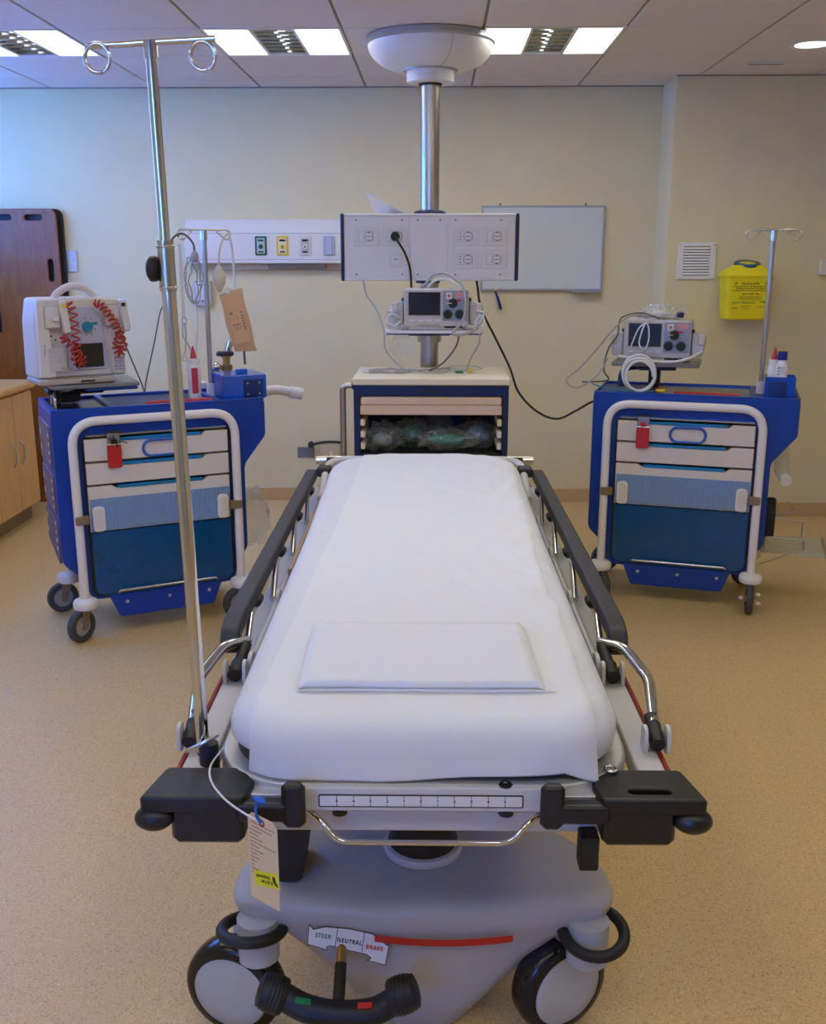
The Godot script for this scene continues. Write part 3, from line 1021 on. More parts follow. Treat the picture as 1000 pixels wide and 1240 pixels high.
# ---------------------------------------------------------------- bedding
const FZ := -1.415 # foot face of the mattress
const HZ := -3.46
const MW := 0.317

func outline(d: float, y: float, k := 12) -> PackedVector3Array:
	var p := PackedVector3Array()
	var hw := MW - d
	for q in 4:
		var sx := 1.0 if q in [0, 3] else -1.0
		var r := (0.2 if q in [0, 1] else 0.13) - d
		r = maxf(r, 0.012)
		var cz := (HZ + d + r) if q < 2 else (FZ - d - r)
		var cx := sx * (hw - r)
		for i in k + 1:
			var a := PI / 2 * q + PI / 2 * i / k
			p.append(V(cx + cos(a) * r, y, cz - sin(a) * r))
		# straight edge subdivided
		var nxt: Vector3
		if q == 0 or q == 2:
			for i in range(1, 8):
				p.append(V(lerpf(cx, -cx, i / 8.0), y, cz - r * (1 if q == 0 else -1)))
		elif q == 1:
			var z0 := cz
			var r2 := maxf(0.13 - d, 0.012)
			var z1 := FZ - d - r2
			for i in range(1, 24):
				p.append(V(-hw, y, lerpf(z0, z1, i / 24.0)))
		else:
			var r2 := maxf(0.2 - d, 0.012)
			var z1 := HZ + d + r2
			for i in range(1, 24):
				p.append(V(hw, y, lerpf(cz, z1, i / 24.0)))
	return p

func ramp(z: float) -> float:
	var u := clampf((-z - 2.5) / 0.9, 0.0, 1.0)
	return 0.034 * u * u * (3.0 - 2.0 * u)

func edge_in(x: float, z: float) -> float: # distance inside the mattress outline
	var dx := MW - absf(x)
	var r := 0.13
	var dz := FZ - z
	var m := minf(dx, dz)
	if dx < r and dz < r:
		m = r - Vector2(r - dx, r - dz).length()
	var dh := z - HZ
	m = minf(m, dh)
	if dx < 0.2 and dh < 0.2:
		m = minf(m, 0.2 - Vector2(0.2 - dx, 0.2 - dh).length())
	return m

var wr := FastNoiseLite.new()
func wrinkle(x: float, z: float) -> float:
	# diagonal pull folds along the right side, faint elsewhere
	var s := smoothstep(0.14, 0.27, x) * smoothstep(-3.35, -3.0, z)
	return s * 0.0075 * sin((z * 1.0 + x * 2.0) * 30.0 + wr.get_noise_2d(x * 90.0, z * 40.0) * 4.0) * (0.5 + wr.get_noise_2d(z * 80.0, 7.0)) + wr.get_noise_2d(x * 120.0, z * 120.0) * 0.002

func top_y(x: float, z: float) -> float:
	var d := clampf(edge_in(x, z), 0.0, 0.045)
	var c := 0.045 - sqrt(maxf(0.0, 0.045 * 0.045 - (0.045 - d) * (0.045 - d)))
	return 0.782 + ramp(z) - c + (wrinkle(x, z) if d > 0.02 else 0.0)

func make_bedding() -> void:
	wr.seed = 5
	wr.frequency = 0.05
	var bx := bed_xf()
	var shift := V(0, 0, -BZ)
	# mattress core
	var mt := MB.new()
	var rows := []
	for a in [[0.05, 0.6945], [0.012, 0.695], [0.008, 0.70], [0.008, 0.745], [0.02, 0.76], [0.06, 0.772], [0.3, 0.772]]:
		var rw := outline(a[0], a[1])
		for i in rw.size():
			rw[i] += shift + V(0, ramp(rw[i].z) if a[1] > 0.73 else 0.0, 0)
		rows.append(rw)
	mt.grid(rows, true, true)
	solo("mattress", mt, M.black, "black stretcher mattress, its edge showing under the fitted sheet", "mattress", bx)
	# fitted sheet
	rows = []
	for a in [[0.006, 0.712], [0.0, 0.716], [-0.002, 0.728], [-0.002, 0.742], [0.001, 0.752], [0.005, -1.0], [0.011, -1.0], [0.02, -1.0], [0.032, -1.0], [0.05, -1.0], [0.075, -1.0], [0.10, -1.0], [0.13, -1.0], [0.17, -1.0], [0.22, -1.0], [0.28, -1.0], [0.324, -1.0]]:
		var rw := outline(a[0], 0.0)
		for i in rw.size():
			var p := rw[i]
			if a[1] > 0.0:
				var dip := 0.0
				if a[1] < 0.72: # hem pulled up at the left foot corner, low at the right
					dip = 0.012 * wr.get_noise_2d(p.x * 40.0, p.z * 40.0) + 0.02 * (1.0 - smoothstep(0.05, 0.28, Vector2(p.x + 0.30, p.z - FZ).length()))
				p.y = a[1] + dip + ramp(p.z) * (a[1] - 0.69) / 0.09
			else:
				p.y = top_y(p.x, p.z)
			rw[i] = p + shift
		rows.append(rw)
	solo("fitted_sheet", MB.new().grid(rows, true, true), M.sheet, "pale lavender-white fitted sheet stretched over the mattress", "bed sheet", bx)
	# draw sheet
	rows = []
	var nx := 40
	for side in [0]:
		var zs := []
		for k in 64:
			zs.append(lerpf(HZ + 0.03, FZ - 0.06, k / 63.0))
		for k in range(1, 13):
			zs.append(FZ - 0.045 + 0.045 * sin(PI / 2 * k / 12.0) - (0.015 * (1.0 - k / 12.0)))
		var nz := zs.size()
		for k in nz + 12:
			var s := 0.5 if k < nz else 0.86 + 0.14 * (k - nz + 1) / 12.0
			var rw := PackedVector3Array()
			for i in nx + 1:
				var u := i / float(nx)
				var p: Vector3
				var zt: float = zs[mini(k, nz - 1)]
				var zz := (zt - FZ) / (HZ - FZ)
				var xl := lerpf(-0.272, -0.205, zz)
				var xr := lerpf(0.272, 0.292, zz) + 0.004 * sin(zt * 9.0) - 0.012 * smoothstep(0.0, 0.35, zz) * (1.0 - smoothstep(0.35, 0.7, zz))
				var x := lerpf(xl, xr, u)
				if s <= 0.86:
					var rec := maxf(0.0, absf(x) - (MW - 0.13))
					var zz2 := zt - (0.13 - sqrt(maxf(0.0001, 0.0169 - rec * rec))) * smoothstep(FZ - 0.5, FZ - 0.05, zt)
					p = V(x, top_y(x, minf(zz2, FZ - 0.00001)) + 0.006 + 0.0012 * wr.get_noise_2d(x * 260.0, zt * 200.0), zz2 + 0.006 * smoothstep(FZ - 0.05, FZ, zt))
				else:
					var f := (s - 0.86) / 0.14
					var rec2 := maxf(0.0, absf(x) - (MW - 0.13))
					var zf := FZ - (0.13 - sqrt(maxf(0.0001, 0.0169 - rec2 * rec2))) + 0.006
					var hem := lerpf(0.694, 0.706, smoothstep(0.35, 0.85, u))
					if u > 0.9:
						hem -= 0.02 * (u - 0.9) / 0.1
						zf += 0.02 * f * (u - 0.9) / 0.1
					p = V(x * (1.0 + 0.012 * f), lerpf(0.742, hem, f), zf + 0.004 * f * sin(u * 17.0 + 1.0) * u)
				rw.append(p + shift)
			# thickness at the two side edges
			var a0 := rw[0]
			var a1 := rw[rw.size() - 1]
			rw.insert(0, a0 + (V(-0.0012, -0.006, 0) if s <= 0.86 else V(0, 0, -0.005)))
			rw.append(a1 + (V(0.0012, -0.006, 0) if s <= 0.86 else V(0, 0, -0.005)))
			rows.append(rw)
	var last: PackedVector3Array = rows[rows.size() - 1].duplicate()
	for i in last.size():
		last[i] += V(0, -0.0005, -0.004)
	rows.append(last)
	solo("draw_sheet", MB.new().grid(rows, false, false), M.sheet_top, "white draw sheet laid along the bed and hanging over its foot end", "bed sheet", bx)
	# folded sheet
	var fs := Node3D.new()
	var t := thing("folded_sheet", "white sheet folded flat on the foot half of the bed", "folded sheet", bx * Transform3D(Basis.from_euler(V(0, 0, 0)), V(0.004, 0.788, -1.672 - BZ)))
	fs.free()
	for l in [[0.0, 0.43, 0.285, 0.0, 0.005], [0.0052, 0.405, 0.284, -0.010, 0.015]]:
		part("fold", MB.new().grid(slab_rows(l[1], l[2], l[0], l[4], l[3]), false, true), M.sheet_top, t)

# a soft slab of cloth: rounded front edge, slightly uneven
func slab_rows(w: float, d: float, y: float, h: float, dx: float) -> Array:
	var rows := []
	var prof := []
	for i in 7: # around the front fold
		var a := -PI / 2 + PI * i / 6.0
		prof.append(Vector2(d / 2 + cos(a) * h * 0.5 - h * 0.5, y + h * 0.5 + sin(a) * h * 0.5))
	for i in range(1, 13):
		prof.append(Vector2(d / 2 - h * 0.5 - (d - h) * i / 12.0, y + h))
	prof.append(Vector2(-d / 2, y))
	for q in prof:
		var rw := PackedVector3Array()
		for k in 33:
			var u := k / 32.0
			var x := (u - 0.5) * w + dx
			var e := minf(u, 1.0 - u) * w
			var drop := 0.0 if e > 0.004 else h * 0.85 * (1.0 - e / 0.004)
			rw.append(V(x + q.x * 0.02, maxf(y, q.y - drop) + wr.get_noise_2d(x * 200.0 + y * 900.0, q.x * 200.0) * 0.0008, q.x + 0.0012 * sin(x * 22.0 + y * 300.0)))
		rows.append(rw)
	return rows

# ---------------------------------------------------------------- carts
func make_carts() -> void:
	var Lx := at(-1.104, 0, -3.902, 27.4)
	var Rx := at(1.046, 0, -4.236, -16.5)
	var a := cart(Lx, true)
	var b := cart(Rx, false)
	cart_pole(Lx * at(0.295, 0.885, -0.24), "slim chrome drip stand on the left cart, hung with tubing and forceps")
	cart_pole(Rx * at(0.300, 0.885, -0.24), "slim chrome drip stand on the right cart beside the sharps bin")
	left_cart_things(Lx)
	right_cart_things(Rx)

func small_castor(parent: Node3D, x: float, z: float, yaw: float) -> void:
	var c := Node3D.new()
	c.name = "castor"
	parent.add_child(c, true)
	c.position = V(x, 0, z)
	c.rotation_degrees = V(0, yaw, 0)
	part("swivel_disc", MB.new().lathe([Vector2(0.0, 0.132), Vector2(0.044, 0.132), Vector2(0.048, 0.14), Vector2(0.048, 0.156), Vector2(0.042, 0.166), Vector2(0.024, 0.172), Vector2(0.0, 0.172)], 28), M.tube_white, c)
	var X := at(-0.03, 0.066, 0, 0, 90)
	part("tyre", MB.new().lathe([Vector2(0.04, -0.014), Vector2(0.06, -0.015), Vector2(0.065, -0.008), Vector2(0.066, 0.0), Vector2(0.065, 0.008), Vector2(0.06, 0.015), Vector2(0.04, 0.014)], 32, X), M.tyre_grey, c)
	part("hub", MB.new().lathe([Vector2(0.0, -0.016), Vector2(0.012, -0.016), Vector2(0.014, -0.008), Vector2(0.041, -0.008), Vector2(0.041, 0.008), Vector2(0.014, 0.008), Vector2(0.012, 0.016), Vector2(0.0, 0.016)], 24, X), M.beige_dark, c)
	var f := MB.new()
	for s in [-1, 1]:
		f.plate(soft([[-0.042, 0.05], [-0.018, 0.05], [0.01, 0.134], [-0.032, 0.134]], 0.01), 0.018 * s - 0.002, 0.018 * s + 0.002)
	f.box(V(-0.012, 0.133, 0), V(0.05, 0.006, 0.04), 0.002)
	f.tube([V(-0.03, 0.066, -0.022), V(-0.03, 0.066, 0.022)], 0.006, 10)
	part("fork", f, M.kick, c)

func cart(xf: Transform3D, left: bool) -> Node3D:
	var nm := "blue crash cart on white tube legs, left of the bed, carrying the beige defibrillator" if left else "blue crash cart on white tube legs, right of the bed, with a side shelf"
	var t := thing("crash_cart", nm, "crash cart", xf, "blue crash carts")
	var fr := at(0, 0, 0)
	var outer := soft([[-0.385, 0.905, 0.006], [-0.385, 0.31, 0.02], [-0.305, 0.235, 0.02], [-0.29, 0.15, 0.05], [0.30, 0.15, 0.05], [0.315, 0.235, 0.02], [0.36, 0.29, 0.02], [0.36, 0.645, 0.02], [0.455, 0.762, 0.012], [0.455, 0.905, 0.006]], 0.01)
	var open := rr(0.576, 0.648, 0.03, 0.008, 0.488)
	part("body", MB.new().plate(outer, -0.42, -0.012, fr, 0.004, [open]), M.cart_blue, t)
	part("back_panel", MB.new().plate(rr(0.58, 0.652, 0.03, 0.008, 0.488), -0.418, -0.40), M.bin_interior, t)
	# tray on top: rim and divisions
	part("top_tray", MB.new().plate(rr(0.838, 0.406, 0.01, 0.035, 0.216), 0.903, 0.918, Transform3D(Basis(V(1, 0, 0), V(0, 0, -1), V(0, 1, 0)), Vector3.ZERO), 0.002, [rr(0.20 if left else 0.22, 0.36, 0.01, -0.265, 0.216), rr(0.40, 0.36, 0.01, 0.06, 0.216), rr(0.165, 0.36, 0.01, 0.36, 0.216)]), M.cart_blue, t)
	part("tray_lid", MB.new().box(V(-0.265, 0.9055, -0.216), V(0.215, 0.004, 0.356)), M.black_gloss if left else M.cart_blue_dark, t)
	part("tray_lid", MB.new().box(V(0.06, 0.9055, -0.216), V(0.396, 0.004, 0.356)), M.navy if left else M.top_grey, t)
	part("tray_lid", MB.new().box(V(0.36, 0.9055, -0.216), V(0.161, 0.004, 0.356)), M.cart_blue_dark, t)
	part("red_bar", MB.new().box(V(0.12 if left else 0.08, 0.914, -0.075), V(0.27, 0.016, 0.022), 0.006), M.red, t, "red bar on the top tray")
	# white tube frame
	var tb := bend([V(-0.318, 0.165, 0.012), V(-0.318, 0.872, 0.012), V(0.318, 0.872, 0.012), V(0.318, 0.165, 0.012)], 0.10, 9)
	part("tube_frame", MB.new().tube(tb, 0.0175, 16), M.tube_white, t)
	part("rear_leg", MB.new().tube([V(-0.318, 0.165, -0.39), V(-0.318, 0.3, -0.39)], 0.0175, 14), M.tube_white, t)
	part("rear_leg", MB.new().tube([V(0.318, 0.165, -0.39), V(0.318, 0.3, -0.39)], 0.0175, 14), M.tube_white, t)
	if left:
		small_castor(t, -0.318, 0.012, 35)
		small_castor(t, 0.318, 0.012, 20)
		small_castor(t, -0.33, -0.37, 5)
		small_castor(t, 0.318, -0.39, 40)
	else:
		small_castor(t, -0.318, 0.012, 120)
		small_castor(t, 0.318, 0.012, 92)
		small_castor(t, -0.318, -0.39, 20)
		for q in [[0.352, 0.09], [0.356, 0.05], [0.285, 0.07]]:
			part("brake_tab", MB.new().blob(V(q[0], q[1], 0.05), V(0.011, 0.008, 0.012)), M.tube_white, t)
		small_castor(t, 0.318, -0.39, 40)
	for s in [-1, 1]:
		part("clip", MB.new().box(V(0.306 * s, 0.49, 0.022), V(0.05, 0.035, 0.026), 0.004), M.kick, t)
	# drawers
	for d in [[0.800, 0.712, true], [0.704, 0.620, false]]:
		var y: float = (d[0] + d[1]) / 2
		var h: float = d[0] - d[1]
		var dr := part("drawer", MB.new().plate(soft([[-0.274, y - h / 2], [0.29, y - h / 2], [0.29, y + h / 2], [0.20, y + h / 2], [0.185, y + h / 2 - 0.012], [-0.165, y + h / 2 - 0.012], [-0.18, y + h / 2], [-0.274, y + h / 2]], 0.003, 2), -0.30, 0.0, fr, 0.003), M.drawer_white, t)
		part("label_strip", MB.new().box(V(0.01, y + h / 2 - 0.0065, -0.004), V(0.335, 0.013, 0.016), 0.002), M.strip_blue, dr)
		if d[2]:
			var loop := []
			for q in rr(0.145, 0.062, 0.03, 0.02, y - 0.006, 7):
				loop.append(V(q.x, q.y, 0.008))
			part("handle", MB.new().tube(loop, 0.0052, 8, true), M.ring_blue, dr)
	part("drawer_top_rail", MB.new().box(V(0.01, 0.812, -0.008), V(0.55, 0.007, 0.02), 0.002), M.steel, t)
	var tp := part("tilt_bin", MB.new().plate(soft([[-0.274, 0.432], [0.29, 0.432], [0.29, 0.612], [0.20, 0.612], [0.185, 0.60], [-0.165, 0.60], [-0.18, 0.612], [-0.274, 0.612]], 0.003, 2), -0.03, -0.002, fr, 0.003), M.drawer_white, t)
	part("label_strip", MB.new().box(V(0.01, 0.6055, -0.006), V(0.335, 0.013, 0.014), 0.002), M.strip_blue, tp)
	# ribbed translucent front
	var rb := MB.new()
	for k in 56:
		rb.box(V(-0.262 + k * 0.00985, 0.50, 0.001), V(0.0072, 0.126, 0.005), 0.0015)
	rb.box(V(0.008, 0.50, -0.0005), V(0.556, 0.128, 0.003))
	part("ribbed_panel", rb, M.rib_blue, tp)
	for x in [-0.24, 0.256]:
		var hl := part("handle", MB.new().plate(soft([[x - 0.024, 0.433], [x + 0.024, 0.433], [x + 0.024, 0.535], [x - 0.024, 0.535]], 0.02, 6), 0.0, 0.014, fr, 0.004), M.tube_white, tp)
		part("handle_recess", MB.new().plate(soft([[x - 0.015, 0.436], [x + 0.015, 0.436], [x + 0.015, 0.526], [x - 0.015, 0.526]], 0.014, 6), 0.012, 0.0155, fr, 0.001), M.drawer_white, hl)
	# lower transparent bin
	var lb := part("lower_bin", MB.new().plate(soft([[-0.272, 0.168, 0.04], [0.288, 0.168, 0.04], [0.288, 0.428, 0.004], [-0.272, 0.428, 0.004]], 0.01), -0.008, -0.003), M.tilt_blue, t)
	part("bin_floor", MB.new().box(V(0.008, 0.178, -0.2), V(0.55, 0.008, 0.38)), M.bin_interior, lb)
	part("bin_rim", MB.new().plate(soft([[-0.284, 0.162, 0.045], [0.30, 0.162, 0.045], [0.30, 0.80, 0.004], [-0.284, 0.80, 0.004]], 0.01), -0.02, -0.008, fr, 0.0, [soft([[-0.272, 0.17, 0.04], [0.288, 0.17, 0.04], [0.288, 0.80 - 0.004, 0.004], [-0.272, 0.80 - 0.004, 0.004]], 0.01)]), M.black, t)
	# chin with rivets
	var ch := part("chin", MB.new().plate(soft([[-0.222, 0.165], [-0.185, 0.07], [0.2, 0.07], [0.236, 0.165]], 0.012), -0.10, 0.006, fr, 0.004), M.cart_blue, t)
	for x in [-0.155, 0.015, 0.18]:
		part("rivet", MB.new().lathe([Vector2(0.0075, 0.0), Vector2(0.006, 0.004), Vector2(0.0, 0.005)], 14, at(x, 0.132, 0.006, 0, 90)), M.alu, ch)
	part("chrome_bar", MB.new().tube(bend([V(-0.185, 0.168, 0.004), V(-0.185, 0.186, 0.02), V(0.212, 0.186, 0.02), V(0.212, 0.168, 0.004)], 0.012), 0.005, 10), M.chrome, t)
	# hasp and red tag
	var hp := Node3D.new()
	hp.name = "hasp"
	t.add_child(hp)
	hp.position = V(-0.165, 0.80, 0.012)
	part("plate", MB.new().box(V(0, 0.0, 0), V(0.05, 0.05, 0.012), 0.003), M.steel, hp)
	part("keeper", MB.new().box(V(0, 0.026, 0.002), V(0.062, 0.01, 0.014), 0.002), M.dark_plastic, hp)
	part("bar", MB.new().tube([V(-0.026, -0.022, 0.01), V(0.026, -0.022, 0.01)], 0.005, 8), M.chrome, hp)
	part("red_tag", MB.new().plate(soft([[-0.027, -0.115], [0.027, -0.115], [0.027, -0.025], [-0.027, -0.025]], 0.01), 0.002, 0.009, at(0, 0, 0), 0.002), M.red, hp, "red plastic tag")
	part("seal", MB.new().box(V(0.0, -0.012, 0.012), V(0.022, 0.02, 0.006), 0.002), M.ink if left else M.red, hp)
	if left:
		part("cable_tie", MB.new().tube(curve([V(-0.02, 0.006, 0.012), V(0.0, -0.014, 0.02), V(0.03, -0.012, 0.022), V(0.048, -0.02, 0.016)], 5), 0.002, 6), M.black, hp)
		part("cable_tie", MB.new().tube(curve([V(-0.004, 0.012, 0.012), V(0.006, -0.01, 0.02), V(0.012, -0.034, 0.016)], 5), 0.002, 6), M.black, hp)
	# side bins on the left end
	for k in (3 if left else 0):
		var y0: float = [0.68, 0.50, 0.33][k]
		var sd := Transform3D(Basis(V(0, 0, 1), V(0, 1, 0), V(-1, 0, 0)), V(-0.386, 0, 0))
		var h: float = [0.17, 0.155, 0.14][k]
		var bn := part("side_bin", MB.new().plate(soft([[-0.39, y0], [-0.06, y0 - (0.03 if k == 2 else 0.0)], [-0.06, y0 + h], [-0.39, y0 + h]], 0.012), -0.004, 0.006, sd, 0.003), M.grey_bin, t)
		for j in 4:
			part("tick_mark", MB.new().box(V(-0.3925, y0 + 0.03 + j * 0.034, -0.09), V(0.002, 0.012, 0.022)), M.sticker_white, bn)
		for j in 2:
			part("tick_mark", MB.new().box(V(-0.3925, y0 + 0.05 + j * 0.06, -0.35), V(0.002, 0.022, 0.018)), M.sticker_white, bn)
	# monitor platform on top
	var pl := Node3D.new()
	pl.name = "monitor_platform"
	t.add_child(pl)
	if left:
		pl.position = V(-0.24, 0.918, -0.22)
		part("base", MB.new().tube(bend([V(-0.10, 0.0, 0.08), V(-0.10, 0.05, 0.03), V(0.02, 0.055, 0.0), V(0.06, 0.055, 0.0)], 0.04), 0.014, 10), M.steel, pl)
		part("arm", MB.new().box(V(-0.02, 0.045, -0.03), V(0.22, 0.022, 0.12), 0.008), M.black, pl)
		part("foot", MB.new().box(V(-0.04, 0.02, -0.05), V(0.08, 0.04, 0.1), 0.008), M.black, pl)
		part("deck", MB.new().plate(rr(0.34, 0.3, 0.03, 0.04, 0), 0.068, 0.084, Transform3D(Basis(V(1, 0, 0), V(0, 0, -1), V(0, 1, 0)), V(0, 0, 0)), 0.004), M.top_grey, pl)
		part("deck_edge", MB.new().box(V(0.10, 0.062, 0.0), V(0.20, 0.012, 0.29), 0.005), M.cart_blue, pl)
		part("wire_rail", MB.new().tube(bend([V(-0.118, 0.0, 0.17), V(-0.118, 0.04, 0.17), V(-0.118, 0.04, 0.05), V(-0.118, 0.0, 0.05)], 0.012), 0.004, 8), M.chrome, pl)
	else:
		pl.position = V(-0.15, 0.918, -0.24)
		part("post", MB.new().box(V(0.0, 0.05, 0.0), V(0.05, 0.1, 0.06), 0.008), M.black, pl)
		part("curved_arm", MB.new().tube(curve([V(-0.14, 0.0, 0.04), V(-0.14, 0.055, 0.03), V(-0.11, 0.085, 0.02), V(-0.02, 0.09, 0.0)], 6), 0.014, 10), M.cart_blue_dark, pl)
		part("swivel_plate", MB.new().box(V(0.0, 0.094, 0.03), V(0.16, 0.016, 0.2), 0.004, Basis.from_euler(V(0, 0.2, 0))), M.cart_blue_dark, pl)
		part("deck", MB.new().plate(rr(0.37, 0.28, 0.02), 0.104, 0.12, Transform3D(Basis(V(1, 0, 0), V(0, 0, -1), V(0, 1, 0)), V(0.01, 0, 0.02)), 0.003), M.top_grey, pl)
	# extras at the right end
	if left:
		part("push_handle", MB.new().tube(bend([V(0.40, 0.76, -0.30), V(0.50, 0.88, -0.30), V(0.58, 0.915, -0.30), V(0.70, 0.89, -0.28)], 0.05), 0.021, 14), M.tube_white, t)
		part("push_handle", MB.new().tube([V(0.66, 0.897, -0.285), V(0.715, 0.885, -0.277)], 0.027, 14), M.tube_white, t)
		part("red_loop", MB.new().tube(bend([V(0.455, 0.89, -0.20), V(0.47, 0.925, -0.20), V(0.52, 0.925, -0.20), V(0.515, 0.895, -0.20), V(0.47, 0.88, -0.20)], 0.012), 0.006, 8), M.red, t)
		part("oxygen_cylinder", MB.new().tube([V(0.30, 0.3, -0.47), V(0.30, 0.94, -0.47)], 0.04, 18), M.white_paint, t)
		var vv := part("oxygen_valve", MB.new().lathe([Vector2(0.018, 0.94), Vector2(0.018, 0.975), Vector2(0.026, 0.98), Vector2(0.026, 1.0), Vector2(0.016, 1.005), Vector2(0.016, 1.03), Vector2(0.022, 1.035), Vector2(0.022, 1.05), Vector2(0.0, 1.05)], 14, at(0.40, 0.02, -0.36)), M.brass, t)
		part("valve_wheel", MB.new().lathe([Vector2(0.0, 0.0), Vector2(0.038, 0.0), Vector2(0.04, 0.008), Vector2(0.036, 0.018), Vector2(0.0, 0.018)], 8, at(0.395, 1.062, -0.36)), M.dark_plastic, vv)
		part("valve_gauge", MB.new().blob(V(0.345, 1.015, -0.345), V(0.026, 0.022, 0.022)), M.chrome, vv)
		part("valve_outlet", MB.new().box(V(0.415, 1.10, -0.36), V(0.025, 0.055, 0.025), 0.006, Basis.from_euler(V(0, 0, -0.3))), M.chrome, vv)
		part("clear_hose", MB.new().tube(curve([V(0.345, 0.98, -0.33), V(0.36, 0.955, -0.27), V(0.33, 0.94, -0.25), V(0.34, 0.925, -0.2)], 6), 0.018, 10), M.clear_bag, t)
	else:
		part("tube_holder", MB.new().tube([V(0.40, 0.70, -0.2), V(0.41, 0.60, -0.10), V(0.424, 0.572, -0.06)], 0.026, 16, false, [0.034, 0.03, 0.022]), M.clear_bag, t)
		part("tube_cap", MB.new().tube([V(0.422, 0.576, -0.065), V(0.427, 0.566, -0.045)], 0.024, 16), M.tube_white, t)
		part("black_pouch", MB.new().plate(soft([[-0.30, 0.28], [-0.18, 0.28], [-0.18, 0.40], [-0.22, 0.46], [-0.30, 0.42]], 0.02), 0.375, 0.42, Transform3D(Basis(V(0, 0, 1), V(0, 1, 0), V(-1, 0, 0)), V(0.78, 0, 0)), 0.008), M.black, t)
		var sh := part("side_shelf", MB.new().box(V(0.485, 0.235, -0.25), V(0.27, 0.006, 0.30), 0.001), M.shelf_clear, t)
		part("shelf_edge", MB.new().box(V(0.622, 0.24, -0.25), V(0.012, 0.022, 0.30), 0.003), M.steel, sh)
		part("shelf_wire", MB.new().tube(bend([V(0.37, 0.24, -0.17), V(0.37, 0.29, -0.17), V(0.53, 0.285, -0.17), V(0.53, 0.24, -0.17)], 0.01), 0.0035, 8), M.steel, sh)
		part("shelf_wire", MB.new().tube(bend([V(0.37, 0.24, -0.35), V(0.37, 0.33, -0.35), V(0.53, 0.325, -0.35), V(0.53, 0.24, -0.35)], 0.01), 0.0035, 8), M.steel, sh)
		part("shelf_brace", MB.new().tube([V(0.30, 0.15, -0.12), V(0.52, 0.232, -0.2)], 0.003, 8), M.steel, sh)
		part("shelf_brace", MB.new().tube([V(0.30, 0.3, -0.4), V(0.5, 0.36, -0.4), V(0.46, 0.4, -0.4)], 0.003, 8), M.steel, sh)
	return t

func cart_pole(xf: Transform3D, label: String) -> void:
	var t := thing("iv_pole", label, "iv pole", xf)
	part("foot_sleeve", MB.new().lathe([Vector2(0.0, 0.02), Vector2(0.021, 0.02), Vector2(0.02, 0.075), Vector2(0.0, 0.078)], 16), M.tube_white, t)
	part("pole", MB.new().tube([V(0, 0.02, 0), V(0, 0.695, 0)], 0.0105, 16), M.steel, t)
	part("head", MB.new().tube([V(0, 0.66, 0), V(0, 0.70, 0)], 0.014, 12), M.chrome, t)
	for s in [-1, 1]:
		part("hook", MB.new().tube(bend([V(0, 0.702, 0), V(0.098 * s, 0.702, 0), V(0.112 * s, 0.69, 0), V(0.104 * s, 0.668, 0.01), V(0.088 * s, 0.662, 0.015), V(0.052 * s, 0.696, 0.008)], 0.012, 4), 0.0042, 8), M.chrome, t)

func bottle(called: String, xf: Transform3D, r: float, h: float, cone: bool, label: String) -> void:
	var t := thing(called, label, "bottle", xf)
	part("bottle_body", MB.new().lathe([Vector2(0, 0), Vector2(r * 0.94, 0), Vector2(r, 0.004), Vector2(r, h * 0.78), Vector2(r * 0.9, h * 0.84), Vector2(r * 0.62, h * 0.9), Vector2(r * 0.62, h)], 24), M.bottle_white, t)
	if cone:
		part("nozzle", MB.new().lathe([Vector2(r * 0.5, h), Vector2(r * 0.46, h + 0.01), Vector2(r * 0.12, h + 0.048), Vector2(0, h + 0.05)], 18), M.red, t)
		part("collar", MB.new().lathe([Vector2(r * 0.86, h * 0.86), Vector2(r * 0.9, h * 0.9), Vector2(r * 0.86, h), Vector2(0, h)], 24), M.bottle_white, t)
	else:
		part("cap", MB.new().lathe([Vector2(r * 0.72, h * 0.96), Vector2(r * 0.76, h), Vector2(r * 0.74, h + 0.028), Vector2(0, h + 0.03)], 20), M.wax_navy, t)

